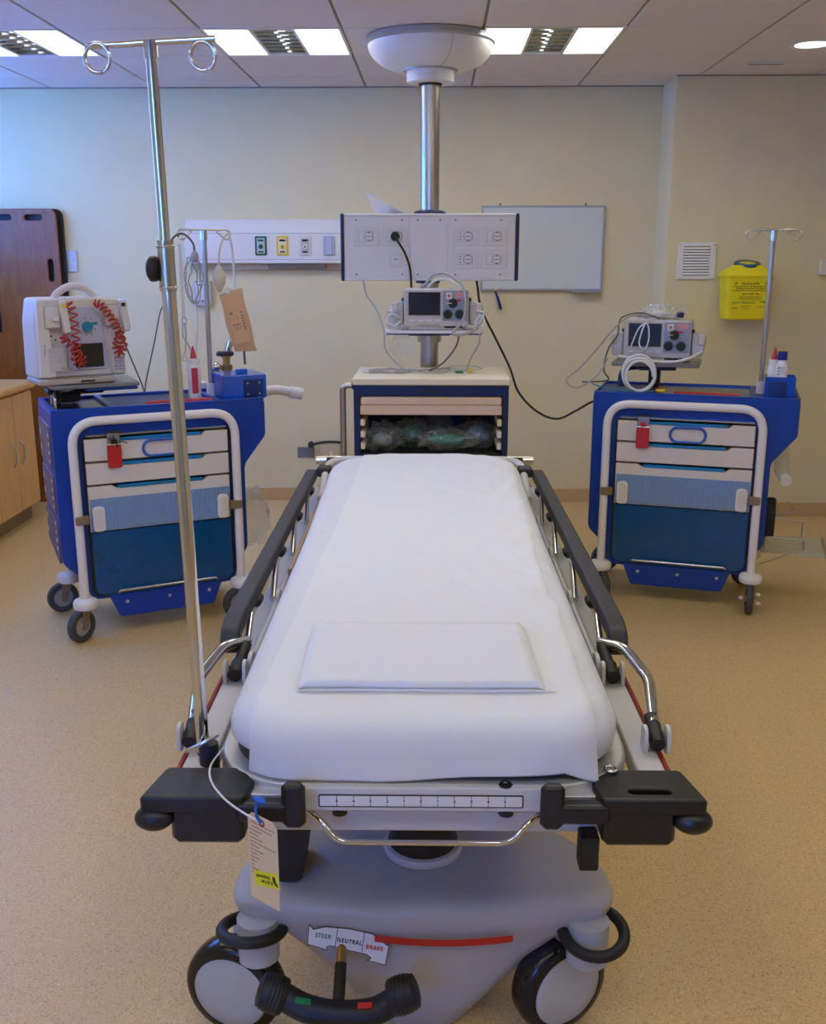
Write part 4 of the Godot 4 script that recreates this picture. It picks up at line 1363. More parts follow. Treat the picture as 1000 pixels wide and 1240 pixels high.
func left_cart_things(X: Transform3D) -> void:
	bottle("squeeze_bottle", X * at(0.215, 0.9075, -0.20), 0.027, 0.165, true, "white squeeze bottle with red cone nozzle and red label on the left cart")
	var sb: Node3D = get_child(get_child_count() - 1)
	part("red_label", MB.new().plate(rr(0.026, 0.105, 0.003, -0.004, 0.075), 0.0265, 0.0285), M.label_red, sb)
	# blue box
	var bb := thing("glove_box", "translucent blue box with a dark square patch on the left cart's top", "box", X * at(0.395, 0.9075, -0.17))
	part("box_body", MB.new().box(V(0, 0.05, 0), V(0.185, 0.1, 0.19), 0.006), M.box_blue, bb)
	part("notch", MB.new().box(V(0.005, 0.108, 0.03), V(0.05, 0.02, 0.02), 0.004), M.ring_blue, bb)
	part("patch", MB.new().box(V(0.035, 0.042, 0.0955), V(0.085, 0.075, 0.003), 0.001), M.cart_blue_dark, bb)
	for q in [[0.01, 0.065], [0.06, 0.065], [0.01, 0.02], [0.06, 0.02]]:
		part("stud", MB.new().lathe([Vector2(0.004, 0.0), Vector2(0.003, 0.002), Vector2(0, 0.0025)], 10, at(q[0], q[1], 0.097, 0, 90)), M.alu, bb)
	defib_old(X * at(-0.245, 1.0225, -0.21, 9, 0, 0))
	# pressure infusor with bulb
	var bag := thing("pressure_bag", "beige pressure bag with printing hanging from the left cart's drip stand", "pressure bag", X * at(0.40, 1.34, -0.23))
	var rows := []
	for i in 13:
		var v := i / 12.0
		var rw := PackedVector3Array()
		var y := -0.25 * v
		var bul := 0.016 * sin(PI * clampf(v * 0.92 + 0.04, 0, 1)) + 0.002
		for k in 20:
			var a := TAU * k / 20
			rw.append(V(cos(a) * (0.05 - 0.003 * sin(v * 9.0)) + v * 0.055 - 0.005, y + 0.014 * cos(a) * (1.0 - v) - 0.012 * sin(v * PI) * absf(cos(a)), sin(a) * bul))
		rows.append(rw)
	var cap0 := PackedVector3Array()
	var cap1 := PackedVector3Array()
	for k in 20:
		cap0.append(V(-0.005, 0.004, 0)); cap1.append(V(0.05, -0.252, 0))
	rows.insert(0, cap0); rows.append(cap1)
	part("bladder", MB.new().grid(rows, true, true), M.bag_tan, bag)
	part("print", MB.new().card(at(0.018, -0.14, 0.0195, 0, 0, 12), 0.062, 0.15), M.bag_print, bag)
	part("port", MB.new().tube([V(-0.02, -0.01, 0.004), V(-0.018, 0.014, 0.004)], 0.01, 10), M.cable_white, bag)
	part("hanging_loop", MB.new().tube(curve([V(0.015, -0.01, 0.0), V(0.012, 0.08, 0.0), V(0.008, 0.16, 0.006), V(-0.003, 0.22, 0.012), V(-0.006, 0.23, 0.014)], 5), 0.0045, 8), M.cable_white, bag)
	part("tail", MB.new().tube([V(0.042, -0.245, 0), V(0.044, -0.305, 0)], 0.005, 8), M.cable_dark, bag)
	part("bulb_tube", MB.new().tube(curve([V(-0.006, 0.23, 0.014), V(-0.03, 0.215, 0.016), V(-0.05, 0.16, 0.016), V(-0.055, 0.10, 0.016)], 6), 0.004, 8), M.rubber_bulb, bag)
	part("bulb", MB.new().lathe([Vector2(0.0, -0.06), Vector2(0.008, -0.055), Vector2(0.026, -0.02), Vector2(0.027, 0.005), Vector2(0.016, 0.035), Vector2(0.006, 0.05), Vector2(0, 0.052)], 18, at(-0.056, 0.055, 0.016)), M.rubber_bulb, bag)
	# tubing looped over the hook, and forceps
	var P := at(0.295, 0.885, -0.24)
	var tg := thing("coiled_tubing", "grey tubing coiled over the left drip stand's hook", "tubing", X * P)
	var cp := []
	for i in 60:
		var u := i / 59.0
		var a := TAU * 3.0 * u
		cp.append(V(-0.055 + sin(a) * (0.026 + 0.006 * sin(i * 1.7)) + 0.01 * cos(a * 0.5), 0.50 + cos(a) * 0.085 - 0.01 * sin(i * 0.9), 0.012 + 0.01 * sin(a * 0.7)))
	part("coil", MB.new().tube(cp, 0.0028, 6), M.cable_grey, tg)
	part("bulb_plug", MB.new().blob(V(-0.045, 0.595, 0.012), V(0.016, 0.024, 0.014)), M.cable_grey, tg)
	part("hose", MB.new().tube(curve([V(-0.045, 0.615, 0.012), V(-0.05, 0.65, 0.012), V(-0.09, 0.685, 0.015), V(-0.135, 0.66, 0.015), V(-0.155, 0.57, 0.012), V(-0.162, 0.42, 0.0)], 6), 0.0042, 8), M.cable_dark, tg)
	part("drain_line", MB.new().tube(curve([V(-0.055, 0.42, 0.012), V(-0.045, 0.34, 0.01), V(-0.055, 0.24, 0.01), V(-0.06, 0.09, 0.0)], 6), 0.003, 6), M.cable_white, tg)
	var fc := thing("forceps", "steel forceps hanging on a white strap from the left drip stand", "forceps", X * P * at(-0.105, 0.64, 0.014))
	part("strap", MB.new().box(V(0, -0.14, 0), V(0.014, 0.29, 0.002), 0.0008), M.cable_white, fc)
	for s in [-1, 1]:
		var lp := []
		for i in 16:
			lp.append(V(0.002 * s + cos(TAU * i / 16) * 0.010, -0.30 + sin(TAU * i / 16) * 0.013, 0.003 * s))
		if s > 0:
			part("finger_ring", MB.new().tube(lp, 0.0024, 6, true), M.steel, fc)
		part("shank", MB.new().tube(curve([V(0.004 * s, -0.312, 0.002 * s), V(0.007 * s, -0.36, 0.002 * s), V(-0.006 * s + 0.008, -0.40, 0.0), V(-0.012 * s + 0.012, -0.43, 0.0)], 5), 0.0026, 6), M.steel, fc)
	part("lower_ring", MB.new().tube([V(-0.005, -0.43, 0), V(-0.012, -0.445, 0), V(-0.012, -0.462, 0), V(0, -0.468, 0), V(0.008, -0.452, 0)], 0.0024, 6, true), M.steel, fc)
	# thin lines behind the cart
	solo("cable", MB.new().tube(curve([V(-0.10, 1.26, -0.26), V(-0.06, 1.24, -0.34), V(-0.02, 1.12, -0.39), V(0.04, 0.95, -0.41), V(0.045, 0.91, -0.40)], 8), 0.0028, 6), M.cable_dark, "dark cable hanging from the beige defibrillator to the cart top", "cable", X)
	solo("cable", MB.new().tube(curve([V(0.05, 0.91, -0.41), V(0.06, 0.97, -0.41), V(0.10, 1.12, -0.40), V(0.128, 1.26, -0.36), V(0.133, 1.30, -0.24)], 8), 0.0028, 6), M.cable_dark, "dark cable rising from the left cart's top behind the chrome pole", "cable", X)
	var wb := solo("plastic_bag", MB.new().blob(V(0, 0, 0), V(0.085, 0.12, 0.06), 0.3, 9.0, 8, 40), M.clear_bag, "crumpled clear plastic bag hanging behind the left cart's right leg", "plastic bag", X * at(0.46, 0.34, -0.3))
	solo("blue_bundle", MB.new().blob(V(0, 0, 0), V(0.13, 0.085, 0.12), 0.35, 9.0, 2, 32), M.bundle_blue, "blue wrapped bundle inside the left cart's clear lower bin", "bundle", X * at(-0.07, 0.272, -0.2))
	solo("plastic_bag", MB.new().blob(V(0, 0, 0), V(0.07, 0.05, 0.03), 0.35, 14.0, 5, 32), M.clear_bag, "crinkled clear wrapper inside the left cart's lower bin", "plastic bag", X * at(-0.195, 0.36, -0.05))

func defib_old(xf: Transform3D) -> void:
	var t := thing("defibrillator", "beige defibrillator with red coiled paddle cords on the left cart", "defibrillator", xf)
	var fr := at(0, 0, 0)
	# main body tapering upward with chamfered shoulders
	part("housing", MB.new().plate(soft([[-0.175, 0.0], [0.175, 0.0], [0.17, 0.22], [0.155, 0.305], [-0.155, 0.305], [-0.17, 0.22]], 0.016), -0.11, 0.06, fr, 0.012), M.beige_plastic, t)
	part("left_flank", MB.new().plate(soft([[-0.165, 0.006], [-0.105, 0.006], [-0.125, 0.298], [-0.16, 0.298]], 0.01), 0.05, 0.082, fr, 0.005), M.beige_plastic, t)
	part("right_flank", MB.new().plate(soft([[0.115, 0.006], [0.168, 0.006], [0.158, 0.298], [0.10, 0.298]], 0.01), 0.05, 0.078, fr, 0.005), M.beige_plastic, t)
	part("base", MB.new().box(V(-0.035, -0.008, 0.02), V(0.29, 0.022, 0.2), 0.006), M.beige_dark, t)
	part("base_badge", MB.new().box(V(0.0, -0.008, 0.121), V(0.055, 0.007, 0.002)), M.ink, t)
	part("carry_handle", MB.new().tube(curve([V(-0.08, 0.285, 0.02), V(-0.065, 0.318, 0.02), V(-0.015, 0.346, 0.02), V(0.04, 0.34, 0.02), V(0.08, 0.305, 0.02), V(0.085, 0.285, 0.02)], 6), 0.014, 12), M.beige_plastic, t)
	# control panel
	var cp := part("control_panel", MB.new().plate(soft([[-0.055, 0.03], [0.105, 0.03], [0.085, 0.22], [0.06, 0.27, 0.05], [-0.03, 0.27, 0.05], [-0.05, 0.22]], 0.02), 0.055, 0.07, fr, 0.003), M.lilac, t)
	part("screen", MB.new().box(V(0.028, 0.085, 0.072), V(0.112, 0.092, 0.006), 0.003), M.screen, cp)
	part("selector_knob", MB.new().lathe([Vector2(0.02, 0.0), Vector2(0.019, 0.012), Vector2(0.0, 0.014)], 24, at(0.028, 0.195, 0.07, 0, 90)), M.cyan, cp)
	part("pointer", MB.new().box(V(0.056, 0.206, 0.072), V(0.026, 0.01, 0.004), 0.002), M.cyan, cp)
	for k in 9:
		var a := TAU * (k + 0.5) / 9.0
		part("mark", MB.new().box(V(0.028 + cos(a) * 0.033, 0.195 + sin(a) * 0.033, 0.0705), V(0.005, 0.003, 0.001)), M.ink, cp)
	part("label", MB.new().card(at(-0.10, 0.075, 0.0835, 0, 0, 2), 0.062, 0.09), M.defib_print, t)
	part("side_badge", MB.new().card(at(-0.143, 0.11, 0.0835, 0, 0, -94), 0.05, 0.008), M.defib_badge, t)
	part("control_label", MB.new().card(at(0.142, 0.045, 0.0795), 0.045, 0.06), M.defib_side, t)
	for q in [[-0.115, 0.165], [-0.10, 0.15]]:
		part("button", MB.new().lathe([Vector2(0.004, 0.0), Vector2(0.003, 0.003), Vector2(0, 0.003)], 10, at(q[0], q[1], 0.082, 0, 90)), M.ink, t)
	# paddles
	for s in [-1, 1]:
		var pd := Node3D.new()
		pd.name = "paddle"
		t.add_child(pd, true)
		pd.position = V(-0.105 if s < 0 else 0.125, 0.235, 0.075)
		part("well", MB.new().plate(rr(0.064, 0.09, 0.008), -0.004, 0.01, fr, 0.002), M.beige_dark, pd)
		part("plate", MB.new().plate(rr(0.056, 0.08, 0.008), 0.006, 0.016, fr, 0.003), M.beige_plastic, pd)
		part("stem", MB.new().box(V(0.008, -0.008, 0.024), V(0.026, 0.014, 0.02), 0.004), M.beige_plastic, pd)
		part("grip", MB.new().box(V(0.042, 0.0, 0.026), V(0.03, 0.125, 0.03), 0.008, Basis.from_euler(V(0, 0, deg_to_rad(6)))), M.beige_plastic, pd)
		part("grip_mark", MB.new().box(V(0.036, 0.042, 0.0415), V(0.016, 0.014, 0.001)), M.yellow_sign if s < 0 else M.ink, pd)
	# coiled cords
	for spec in [[[V(-0.05, 0.29, 0.10), V(-0.038, 0.265, 0.115), V(-0.034, 0.2, 0.12), V(-0.034, 0.14, 0.12), V(-0.035, 0.10, 0.12), V(-0.018, 0.08, 0.122), V(-0.02, 0.055, 0.122), V(-0.042, 0.07, 0.122), V(-0.04, 0.11, 0.115), V(-0.07, 0.145, 0.11), V(-0.075, 0.17, 0.105)], 22.0], [[V(0.05, 0.285, 0.10), V(0.07, 0.28, 0.11), V(0.095, 0.25, 0.118), V(0.118, 0.21, 0.12), V(0.135, 0.17, 0.12), V(0.15, 0.12, 0.12), V(0.135, 0.09, 0.12), V(0.12, 0.115, 0.12), V(0.135, 0.15, 0.118), V(0.155, 0.175, 0.11)], 22.0]]:
		var c := curve(spec[0], 30)
		var hx := []
		var m := c.size()
		for i in m:
			var tg: Vector3 = (c[mini(i + 1, m - 1)] - c[maxi(i - 1, 0)]).normalized()
			var u := V(0, 0, 1).cross(tg).normalized()
			var w := tg.cross(u)
			var a: float = TAU * spec[1] * i / float(m - 1)
			var rad := 0.0148 * smoothstep(0.0, 0.05, i / float(m)) * smoothstep(0.0, 0.06, 1.0 - i / float(m))
			hx.append(c[i] + (u * cos(a) + w * sin(a)) * rad)
		part("coiled_cord", MB.new().tube(hx, 0.0034, 6), M.coil_red, t, "red coiled cord")

func monitor(xf: Transform3D, label: String, bag: bool) -> Node3D:
	var t := thing("monitor_defibrillator", label, "monitor", xf, "grey monitor defibrillators")
	var w := 0.285
	var h := 0.165
	var fr := at(0, 0, 0)
	part("housing", MB.new().plate(rr(w, h, 0.014, 0, h / 2 + 0.012), -0.10, 0.07, fr, 0.008), M.grey_plastic, t)
	part("foot", MB.new().box(V(0, 0.008, -0.01), V(0.24, 0.016, 0.15), 0.004), M.grey_plastic, t)
	part("slot", MB.new().box(V(0.075, 0.014, 0.066), V(0.08, 0.009, 0.004)), M.black, t)
	part("screen_bezel", MB.new().box(V(-0.052, 0.112, 0.069), V(0.15, 0.108, 0.006), 0.003), M.beige_dark, t)
	part("screen", MB.new().box(V(-0.052, 0.114, 0.0715), V(0.138, 0.098, 0.005), 0.002), M.screen, t)
	var cp := part("control_panel", MB.new().box(V(0.082, 0.105, 0.0695), V(0.108, 0.13, 0.005), 0.002), M.panel_blue_grey, t)
	part("mode_label", MB.new().box(V(0.055, 0.148, 0.0722), V(0.026, 0.028, 0.001)), M.sticker_white, cp)
	part("mode_dot", MB.new().box(V(0.055, 0.148, 0.0729), V(0.013, 0.013, 0.001)), M.orange, cp)
	part("warning_label", MB.new().box(V(0.104, 0.152, 0.0722), V(0.046, 0.024, 0.001)), M.label_pale_red, cp)
	part("warning_bar", MB.new().box(V(0.095, 0.128, 0.0722), V(0.026, 0.008, 0.001)), M.red, cp)
	part("mode_knob", MB.new().lathe([Vector2(0.0205, 0.0), Vector2(0.019, 0.016), Vector2(0.0, 0.018)], 24, at(0.072, 0.116, 0.072, 0, 90)), M.black, cp)
	part("knob_pointer", MB.new().box(V(0.056, 0.117, 0.09), V(0.022, 0.003, 0.002)), M.sticker_white, cp)
	for x in [0.05, 0.102]:
		part("charge_button", MB.new().lathe([Vector2(0.021, 0.0), Vector2(0.021, 0.006), Vector2(0.017, 0.007)], 24, at(x, 0.07, 0.072, 0, 90)), M.teal, cp)
		part("button_face", MB.new().lathe([Vector2(0.0175, 0.0), Vector2(0.016, 0.012), Vector2(0.0, 0.013)], 24, at(x, 0.07, 0.072, 0, 90)), M.black, cp)
	for k in 4:
		part("soft_key", MB.new().box(V(-0.108 + k * 0.038, 0.042, 0.0705), V(0.026, 0.006, 0.003), 0.001), M.plate_white, t)
	part("panel_arrow", MB.new().plate(poly([[-0.085, 0.026], [0.02, 0.026], [0.01, 0.018], [-0.02, 0.018], [-0.033, 0.012], [-0.046, 0.018], [-0.075, 0.018]]), 0.0695, 0.0715), M.beige_dark, t)
	for s in [-1, 1]:
		var wg := part("side_cradle", MB.new().plate(soft([[0.145 * s, 0.02], [0.19 * s, 0.02], [0.20 * s, 0.07], [0.205 * s, 0.105], [0.17 * s, 0.125], [0.145 * s, 0.12]], 0.012), -0.06, 0.05, fr, 0.006), M.grey_plastic, t)
		part("cradle_pad", MB.new().box(V(0.185 * s, 0.095, 0.052), V(0.03, 0.045, 0.014), 0.006), M.beige_plastic, wg)
		part("latch", MB.new().box(V(0.147 * s, 0.13, 0.02), V(0.014, 0.016, 0.03), 0.004), M.black, t)
	return t

func right_cart_things(X: Transform3D) -> void:
	monitor(X * at(-0.142, 1.038, -0.22, 0, 0, 0), "grey monitor defibrillator with a bagged item on top, on the right cart", true)
	var box := thing("supply_box", "translucent blue box holding two bottles on the right cart", "box", X * at(0.372, 0.9075, -0.13))
	var bo := MB.new()
	bo.box(V(0, 0.003, 0), V(0.118, 0.006, 0.12))
	for q in [[V(0, 0.045, 0.058), V(0.12, 0.09, 0.005)], [V(0, 0.045, -0.058), V(0.12, 0.09, 0.005)], [V(0.058, 0.045, 0), V(0.005, 0.09, 0.114)], [V(-0.058, 0.045, 0), V(0.005, 0.09, 0.114)]]:
		bo.box(q[0], q[1], 0.002)
	part("box_body", bo, M.box_blue, box)
	part("patch", MB.new().box(V(-0.01, 0.04, 0.0615), V(0.075, 0.062, 0.002), 0.0008), M.cart_blue_dark, box)
	bottle("squeeze_bottle", X * at(0.343, 0.914, -0.145), 0.024, 0.15, true, "white squeeze bottle with red cone nozzle in the right cart's blue box")
	bottle("saline_bottle", X * at(0.372, 0.914, -0.105), 0.026, 0.158, false, "white bottle with navy cap and blue print in the right cart's blue box")
	var sb: Node3D = get_child(get_child_count() - 1)
	part("print", MB.new().card(at(-0.002, 0.105, 0.0268), 0.03, 0.05), M.bottle_print, sb)
	# bagged item on the monitor
	var bg := thing("bagged_item", "crinkled clear bag with a blue-capped item lying on the right monitor", "plastic bag", X * at(-0.135, 1.215, -0.24))
	part("wrap", MB.new().blob(V(0, 0.028, 0), V(0.085, 0.03, 0.05), 0.5, 22.0, 3, 40), M.clear_bag, bg)
	part("content", MB.new().blob(V(-0.02, 0.02, 0), V(0.05, 0.018, 0.03), 0.3, 20.0, 6, 24), M.bottle_white, bg)
	part("blue_cap", MB.new().tube([V(0.065, 0.022, 0.01), V(0.095, 0.018, 0.012)], 0.012, 10), M.wax_navy, bg)
	# cables
	var cc := []
	for i in 90:
		var a := TAU * 2.6 * i / 89.0
		var rad := 0.058 + 0.016 * i / 89.0
		cc.append(V(-0.2 + cos(a) * rad + 0.006 * sin(a * 0.4), 0.985 + sin(a) * rad * 1.06 + 0.012 * i / 89.0, -0.05 + 0.012 * sin(a * 0.37) - 0.0002 * i))
	var top := [V(-0.24, 1.06, -0.09), V(-0.2, 1.066, -0.06), V(-0.05, 1.045, -0.06), V(0.02, 1.075, -0.10)]
	solo("white_cable", MB.new().tube(cc, 0.0062, 8), M.cable_white, "thick white cable coiled in rings in front of the right monitor's platform", "cable", X)
	solo("white_cable", MB.new().tube(curve([V(-0.30, 1.06, -0.13), V(-0.2, 1.052, -0.085), V(-0.08, 1.046, -0.075), V(0.0, 1.062, -0.09), V(0.05, 1.09, -0.13)], 8), 0.006, 8), M.cable_white, "white cable running along the front edge of the right monitor", "cable", X)
	solo("lead_wire", MB.new().tube(curve([V(-0.16, 1.225, -0.2), V(-0.26, 1.23, -0.15), V(-0.33, 1.17, -0.12), V(-0.40, 1.08, -0.12), V(-0.47, 1.0, -0.12), V(-0.52, 0.95, -0.1), V(-0.46, 0.925, -0.06), V(-0.38, 0.98, -0.08), V(-0.345, 1.05, -0.13)], 10), 0.0034, 6), M.cable_grey, "long grey lead drooping beyond the right cart's left edge", "cable", X)
	solo("lead_wire", MB.new().tube(curve([V(-0.14, 1.222, -0.18), V(-0.22, 1.245, -0.15), V(-0.30, 1.22, -0.16), V(-0.31, 1.15, -0.14), V(-0.345, 1.09, -0.13), V(-0.36, 1.0, -0.12), V(-0.34, 0.955, -0.12), V(-0.45, 0.945, -0.10)], 10), 0.0034, 6), M.cable_dark, "dark lead looping down the left side of the right monitor", "cable", X)
	solo("lead_wire", MB.new().tube(curve([V(-0.15, 1.222, -0.145), V(-0.19, 1.21, -0.135), V(-0.215, 1.12, -0.135), V(-0.19, 1.09, -0.13), V(-0.175, 1.14, -0.135), V(-0.185, 1.2, -0.135), V(-0.22, 1.18, -0.135), V(-0.25, 1.1, -0.135)], 8), 0.0036, 6), M.cable_white, "white lead looped across the right monitor's screen", "cable", X)
	solo("lead_wire", MB.new().tube(curve([V(-0.40, 0.945, -0.06), V(-0.33, 0.925, -0.05), V(-0.24, 0.922, -0.04), V(-0.12, 0.924, -0.045)], 8), 0.0028, 6), M.cyan, "thin pale blue lead lying on the right cart's top", "cable", X)
	solo("yellow_plug", MB.new().tube([V(-0.125, 0.9265, -0.045), V(-0.09, 0.9265, -0.05)], 0.008, 10, false, [0.005, 0.009]), M.yellow, "small yellow plug lying on the right cart's top", "plug", X)
	solo("red_plug", MB.new().tube([V(-0.135, 0.928, -0.075), V(-0.105, 0.928, -0.08)], 0.008, 10, false, [0.006, 0.01]), M.dark_red, "small dark red plug lying on the right cart's top", "plug", X)
	solo("plastic_bag", MB.new().blob(V(0, 0, 0), V(0.06, 0.07, 0.04), 0.3, 14.0, 12, 28), M.bag_pale, "pale plastic pack in the right cart's dark lower bin", "plastic bag", X * at(0.165, 0.34, -0.07))
	solo("blue_bundle", MB.new().blob(V(0, 0, 0), V(0.16, 0.07, 0.11), 0.35, 9.0, 17, 32), M.bundle_blue, "blue wrapped bundle inside the right cart's dark lower bin", "bundle", X * at(-0.02, 0.25, -0.17))

# ---------------------------------------------------------------- ceiling column
func make_pendant() -> void:
	var t := thing("ceiling_column", "steel ceiling column with white dome canopy, socket panel and monitor shelf", "ceiling column", at(-0.032, H, -4.8))
	var Y := -H
	part("canopy_rim", MB.new().lathe([Vector2(0.272, 0.0), Vector2(0.282, -0.004), Vector2(0.284, -0.026), Vector2(0.276, -0.034), Vector2(0.26, -0.034)], 56).lathe([Vector2(0.0, 0.0), Vector2(0.272, 0.0)], 56), M.board_frame, t)
	var cn := []
	for i in 13:
		var a := PI / 2 * i / 12.0
		cn.append(Vector2(0.12 + 0.156 * sin(a), -0.03 - 0.105 * cos(a)))
	part("canopy", MB.new().lathe([Vector2(0.0, -0.135)] + cn, 56), M.white_paint, t)
	part("canopy_seam", MB.new().tube(seam(0.35), 0.0012, 6), M.board_frame, t)
	part("collar_flange", MB.new().lathe([Vector2(0.08, -0.142), Vector2(0.122, -0.14), Vector2(0.124, -0.134), Vector2(0.11, -0.132)], 40), M.board_frame, t)
	part("collar", MB.new().lathe([Vector2(0.0, -0.19), Vector2(0.094, -0.19), Vector2(0.103, -0.186), Vector2(0.105, -0.178), Vector2(0.105, -0.138)], 40), M.white_paint, t)
	part("pole_ring", MB.new().lathe([Vector2(0.044, -0.2), Vector2(0.052, -0.198), Vector2(0.052, -0.188)], 32), M.black, t)
	part("pole", MB.new().tube([V(0, -0.18, 0), V(0, Y + 0.88, 0)], 0.043, 32), M.steel, t)
	part("pole_foot_ring", MB.new().lathe([Vector2(0.044, Y + 1.668), Vector2(0.072, Y + 1.669), Vector2(0.074, Y + 1.676), Vector2(0.06, Y + 1.684), Vector2(0.043, Y + 1.686)], 36), M.navy, t)
	# socket panel
	var p := Node3D.new()
	p.name = "socket_panel"
	t.add_child(p)
	p.position = V(0, Y + 1.5205, 0.0)
	part("case", MB.new().box(V(0, 0, 0), V(0.78, 0.292, 0.18), 0.008), M.panel_white, p)
	for s in [-1, 1]:
		part("end_cap", MB.new().box(V(0.395 * s, 0, 0), V(0.016, 0.298, 0.186), 0.006), M.navy, p)
	part("top_lip", MB.new().box(V(0, 0.141, 0.088), V(0.775, 0.012, 0.012), 0.004), M.white_paint, p)
	part("bottom_lip", MB.new().box(V(0, -0.141, 0.088), V(0.775, 0.012, 0.012), 0.004), M.white_paint, p)
	for f in [[-0.228, 0.272], [-0.003, 0.166], [0.219, 0.268]]:
		part("face_plate", MB.new().box(V(f[0], 0, 0.091), V(f[1], 0.255, 0.004), 0.0012), M.panel_white, p)
		for q in [[-1, -1], [1, -1], [1, 1], [-1, 1]]:
			part("screw", MB.new().lathe([Vector2(0.0035, 0.0), Vector2(0.003, 0.002), Vector2(0, 0.002)], 8, at(f[0] + q[0] * (f[1] / 2 - 0.032), q[1] * 0.119, 0.093, 0, 90)), M.ink, p)
	for a in [[-0.285, 0.048, false], [-0.155, 0.048, false], [0.162, 0.048, true], [0.292, 0.048, false], [0.162, -0.053, true], [0.292, -0.053, false]]:
		socket(p, a[0], a[1], a[2])
	var dp := part("data_plate", MB.new().plate(rr(0.057, 0.06, 0.004, -0.153, -0.058), 0.093, 0.097, at(0, 0, 0), 0.0015), M.plate_white, p)
	part("data_port", MB.new().box(V(-0.153, -0.054, 0.0975), V(0.03, 0.03, 0.002), 0.0006), M.panel_white, p)
	part("data_slot", MB.new().box(V(-0.153, -0.052, 0.0988), V(0.014, 0.003, 0.001)), M.ink, p)
	part("joint_cover", MB.new().box(V(-0.008, -0.152, 0.0), V(0.11, 0.014, 0.1), 0.004), M.navy, p)
	# shelf
	part("shelf_bracket", MB.new().box(V(0.0, Y + 1.142, 0.10), V(0.19, 0.016, 0.2), 0.004), M.black, t)
	part("shelf_clamp", MB.new().lathe([Vector2(0.043, Y + 1.09), Vector2(0.056, Y + 1.092), Vector2(0.056, Y + 1.15), Vector2(0.043, Y + 1.152)], 28), M.steel, t)
	part("shelf", MB.new().plate(rr(0.43, 0.26, 0.012), Y + 1.15, Y + 1.166, Transform3D(Basis(V(1, 0, 0), V(0, 0, -1), V(0, 1, 0)), V(0.022, 0, 0.19)), 0.003), M.panel_white, t)
	part("shelf_edge", MB.new().box(V(0.022, Y + 1.15, 0.318), V(0.42, 0.006, 0.006)), M.navy, t)
	# plugged-in lead
	var pl := thing("power_lead", "black power lead plugged into the socket panel, running down behind the centre monitor", "cable", at(-0.187, 1.5685, -4.705))
	part("plug", MB.new().lathe([Vector2(0.02, 0.0), Vector2(0.021, 0.01), Vector2(0.018, 0.03), Vector2(0.008, 0.036), Vector2(0, 0.036)], 20, at(0, 0, 0.0, 0, 90)), M.black, pl)
	part("cord", MB.new().tube(curve([V(0, 0, 0.03), V(0.012, -0.02, 0.044), V(0.045, -0.075, 0.03), V(0.067, -0.14, 0.022), V(0.073, -0.22, 0.02), V(0.074, -0.26, 0.01), V(0.072, -0.30, -0.005)], 8), 0.0048, 8), M.cable_black, pl)
	solo("power_cable", MB.new().tube(curve([V(0.183, 1.378, -4.76), V(0.19, 1.34, -4.76), V(0.209, 1.242, -4.75), V(0.275, 1.113, -4.72), V(0.34, 0.984, -4.68), V(0.381, 0.875, -4.64), V(0.461, 0.796, -4.58), V(0.549, 0.768, -4.54), V(0.634, 0.806, -4.54), V(0.70, 0.842, -4.55), V(0.755, 0.86, -4.55)], 8), 0.0052, 8), M.cable_black, "black cable sagging from the socket panel to the right cart", "cable")
	# paper on top of the panel
	var pp := MB.new()
	var rows := []
	for i in 8:
		var rw := PackedVector3Array()
		for k in 10:
			var u := k / 9.0
			var v := i / 7.0
			rw.append(V(-0.065 + 0.15 * u + 0.035 * v, (0.092 * (1.0 - u * 0.85)) * (1.0 - v) + 0.002, 0.02 - 0.05 * v + 0.008 * sin(u * 9.0 + v * 4.0)))
		rows.append(rw)
	pp.grid(rows)
	solo("paper_sheet", pp, M.sticker_white, "crumpled white paper standing on top of the socket panel", "paper", at(-0.255, 1.6665, -4.79))
	monitor(at(0.0, 1.1665, -4.56, 0), "grey monitor defibrillator on the ceiling column's shelf", false)
	# grey hoses looped over the monitor
	solo("looped_cable", MB.new().tube(curve([V(-0.075, 1.342, -4.64), V(-0.05, 1.36, -4.60), V(-0.01, 1.405, -4.57), V(0.05, 1.405, -4.53), V(0.11, 1.36, -4.49), V(0.128, 1.29, -4.455), V(0.115, 1.21, -4.44), V(0.075, 1.165, -4.42), V(0.10, 1.152, -4.405), V(0.17, 1.175, -4.42), V(0.205, 1.23, -4.46)], 10), 0.0062, 8), M.cable_grey, "thick grey cable arching over the centre monitor's right side", "cable")
	solo("looped_cable", MB.new().tube(curve([V(-0.04, 1.342, -4.62), V(-0.01, 1.375, -4.60), V(0.04, 1.385, -4.57), V(0.09, 1.36, -4.55), V(0.12, 1.345, -4.56)], 8), 0.0065, 8), M.cable_white, "white cable loop lying on top of the centre monitor", "cable")
	solo("looped_cable", MB.new().tube(curve([V(0.18, 1.25, -4.47), V(0.205, 1.245, -4.43), V(0.19, 1.21, -4.43), V(0.165, 1.18, -4.44), V(0.19, 1.172, -4.43), V(0.21, 1.2, -4.43), V(0.195, 1.235, -4.43), V(0.17, 1.2, -4.43), V(0.185, 1.168, -4.44)], 8), 0.0045, 8), M.cable_white, "bunched white leads at the right of the centre monitor", "cable")
	solo("lead_wire", MB.new().tube(curve([V(0.10, 1.152, -4.435), V(0.085, 1.10, -4.42), V(0.03, 1.03, -4.42), V(-0.03, 0.998, -4.40)], 8), 0.0038, 6), M.cable_dark, "dark lead falling from the centre shelf to the cream cabinet top", "cable")
	solo("lead_wire", MB.new().tube(curve([V(0.19, 1.155, -4.45), V(0.185, 1.11, -4.43), V(0.15, 1.05, -4.42), V(0.13, 0.997, -4.40)], 8), 0.0032, 6), M.cable_grey, "grey lead falling from the right end of the centre shelf", "cable")
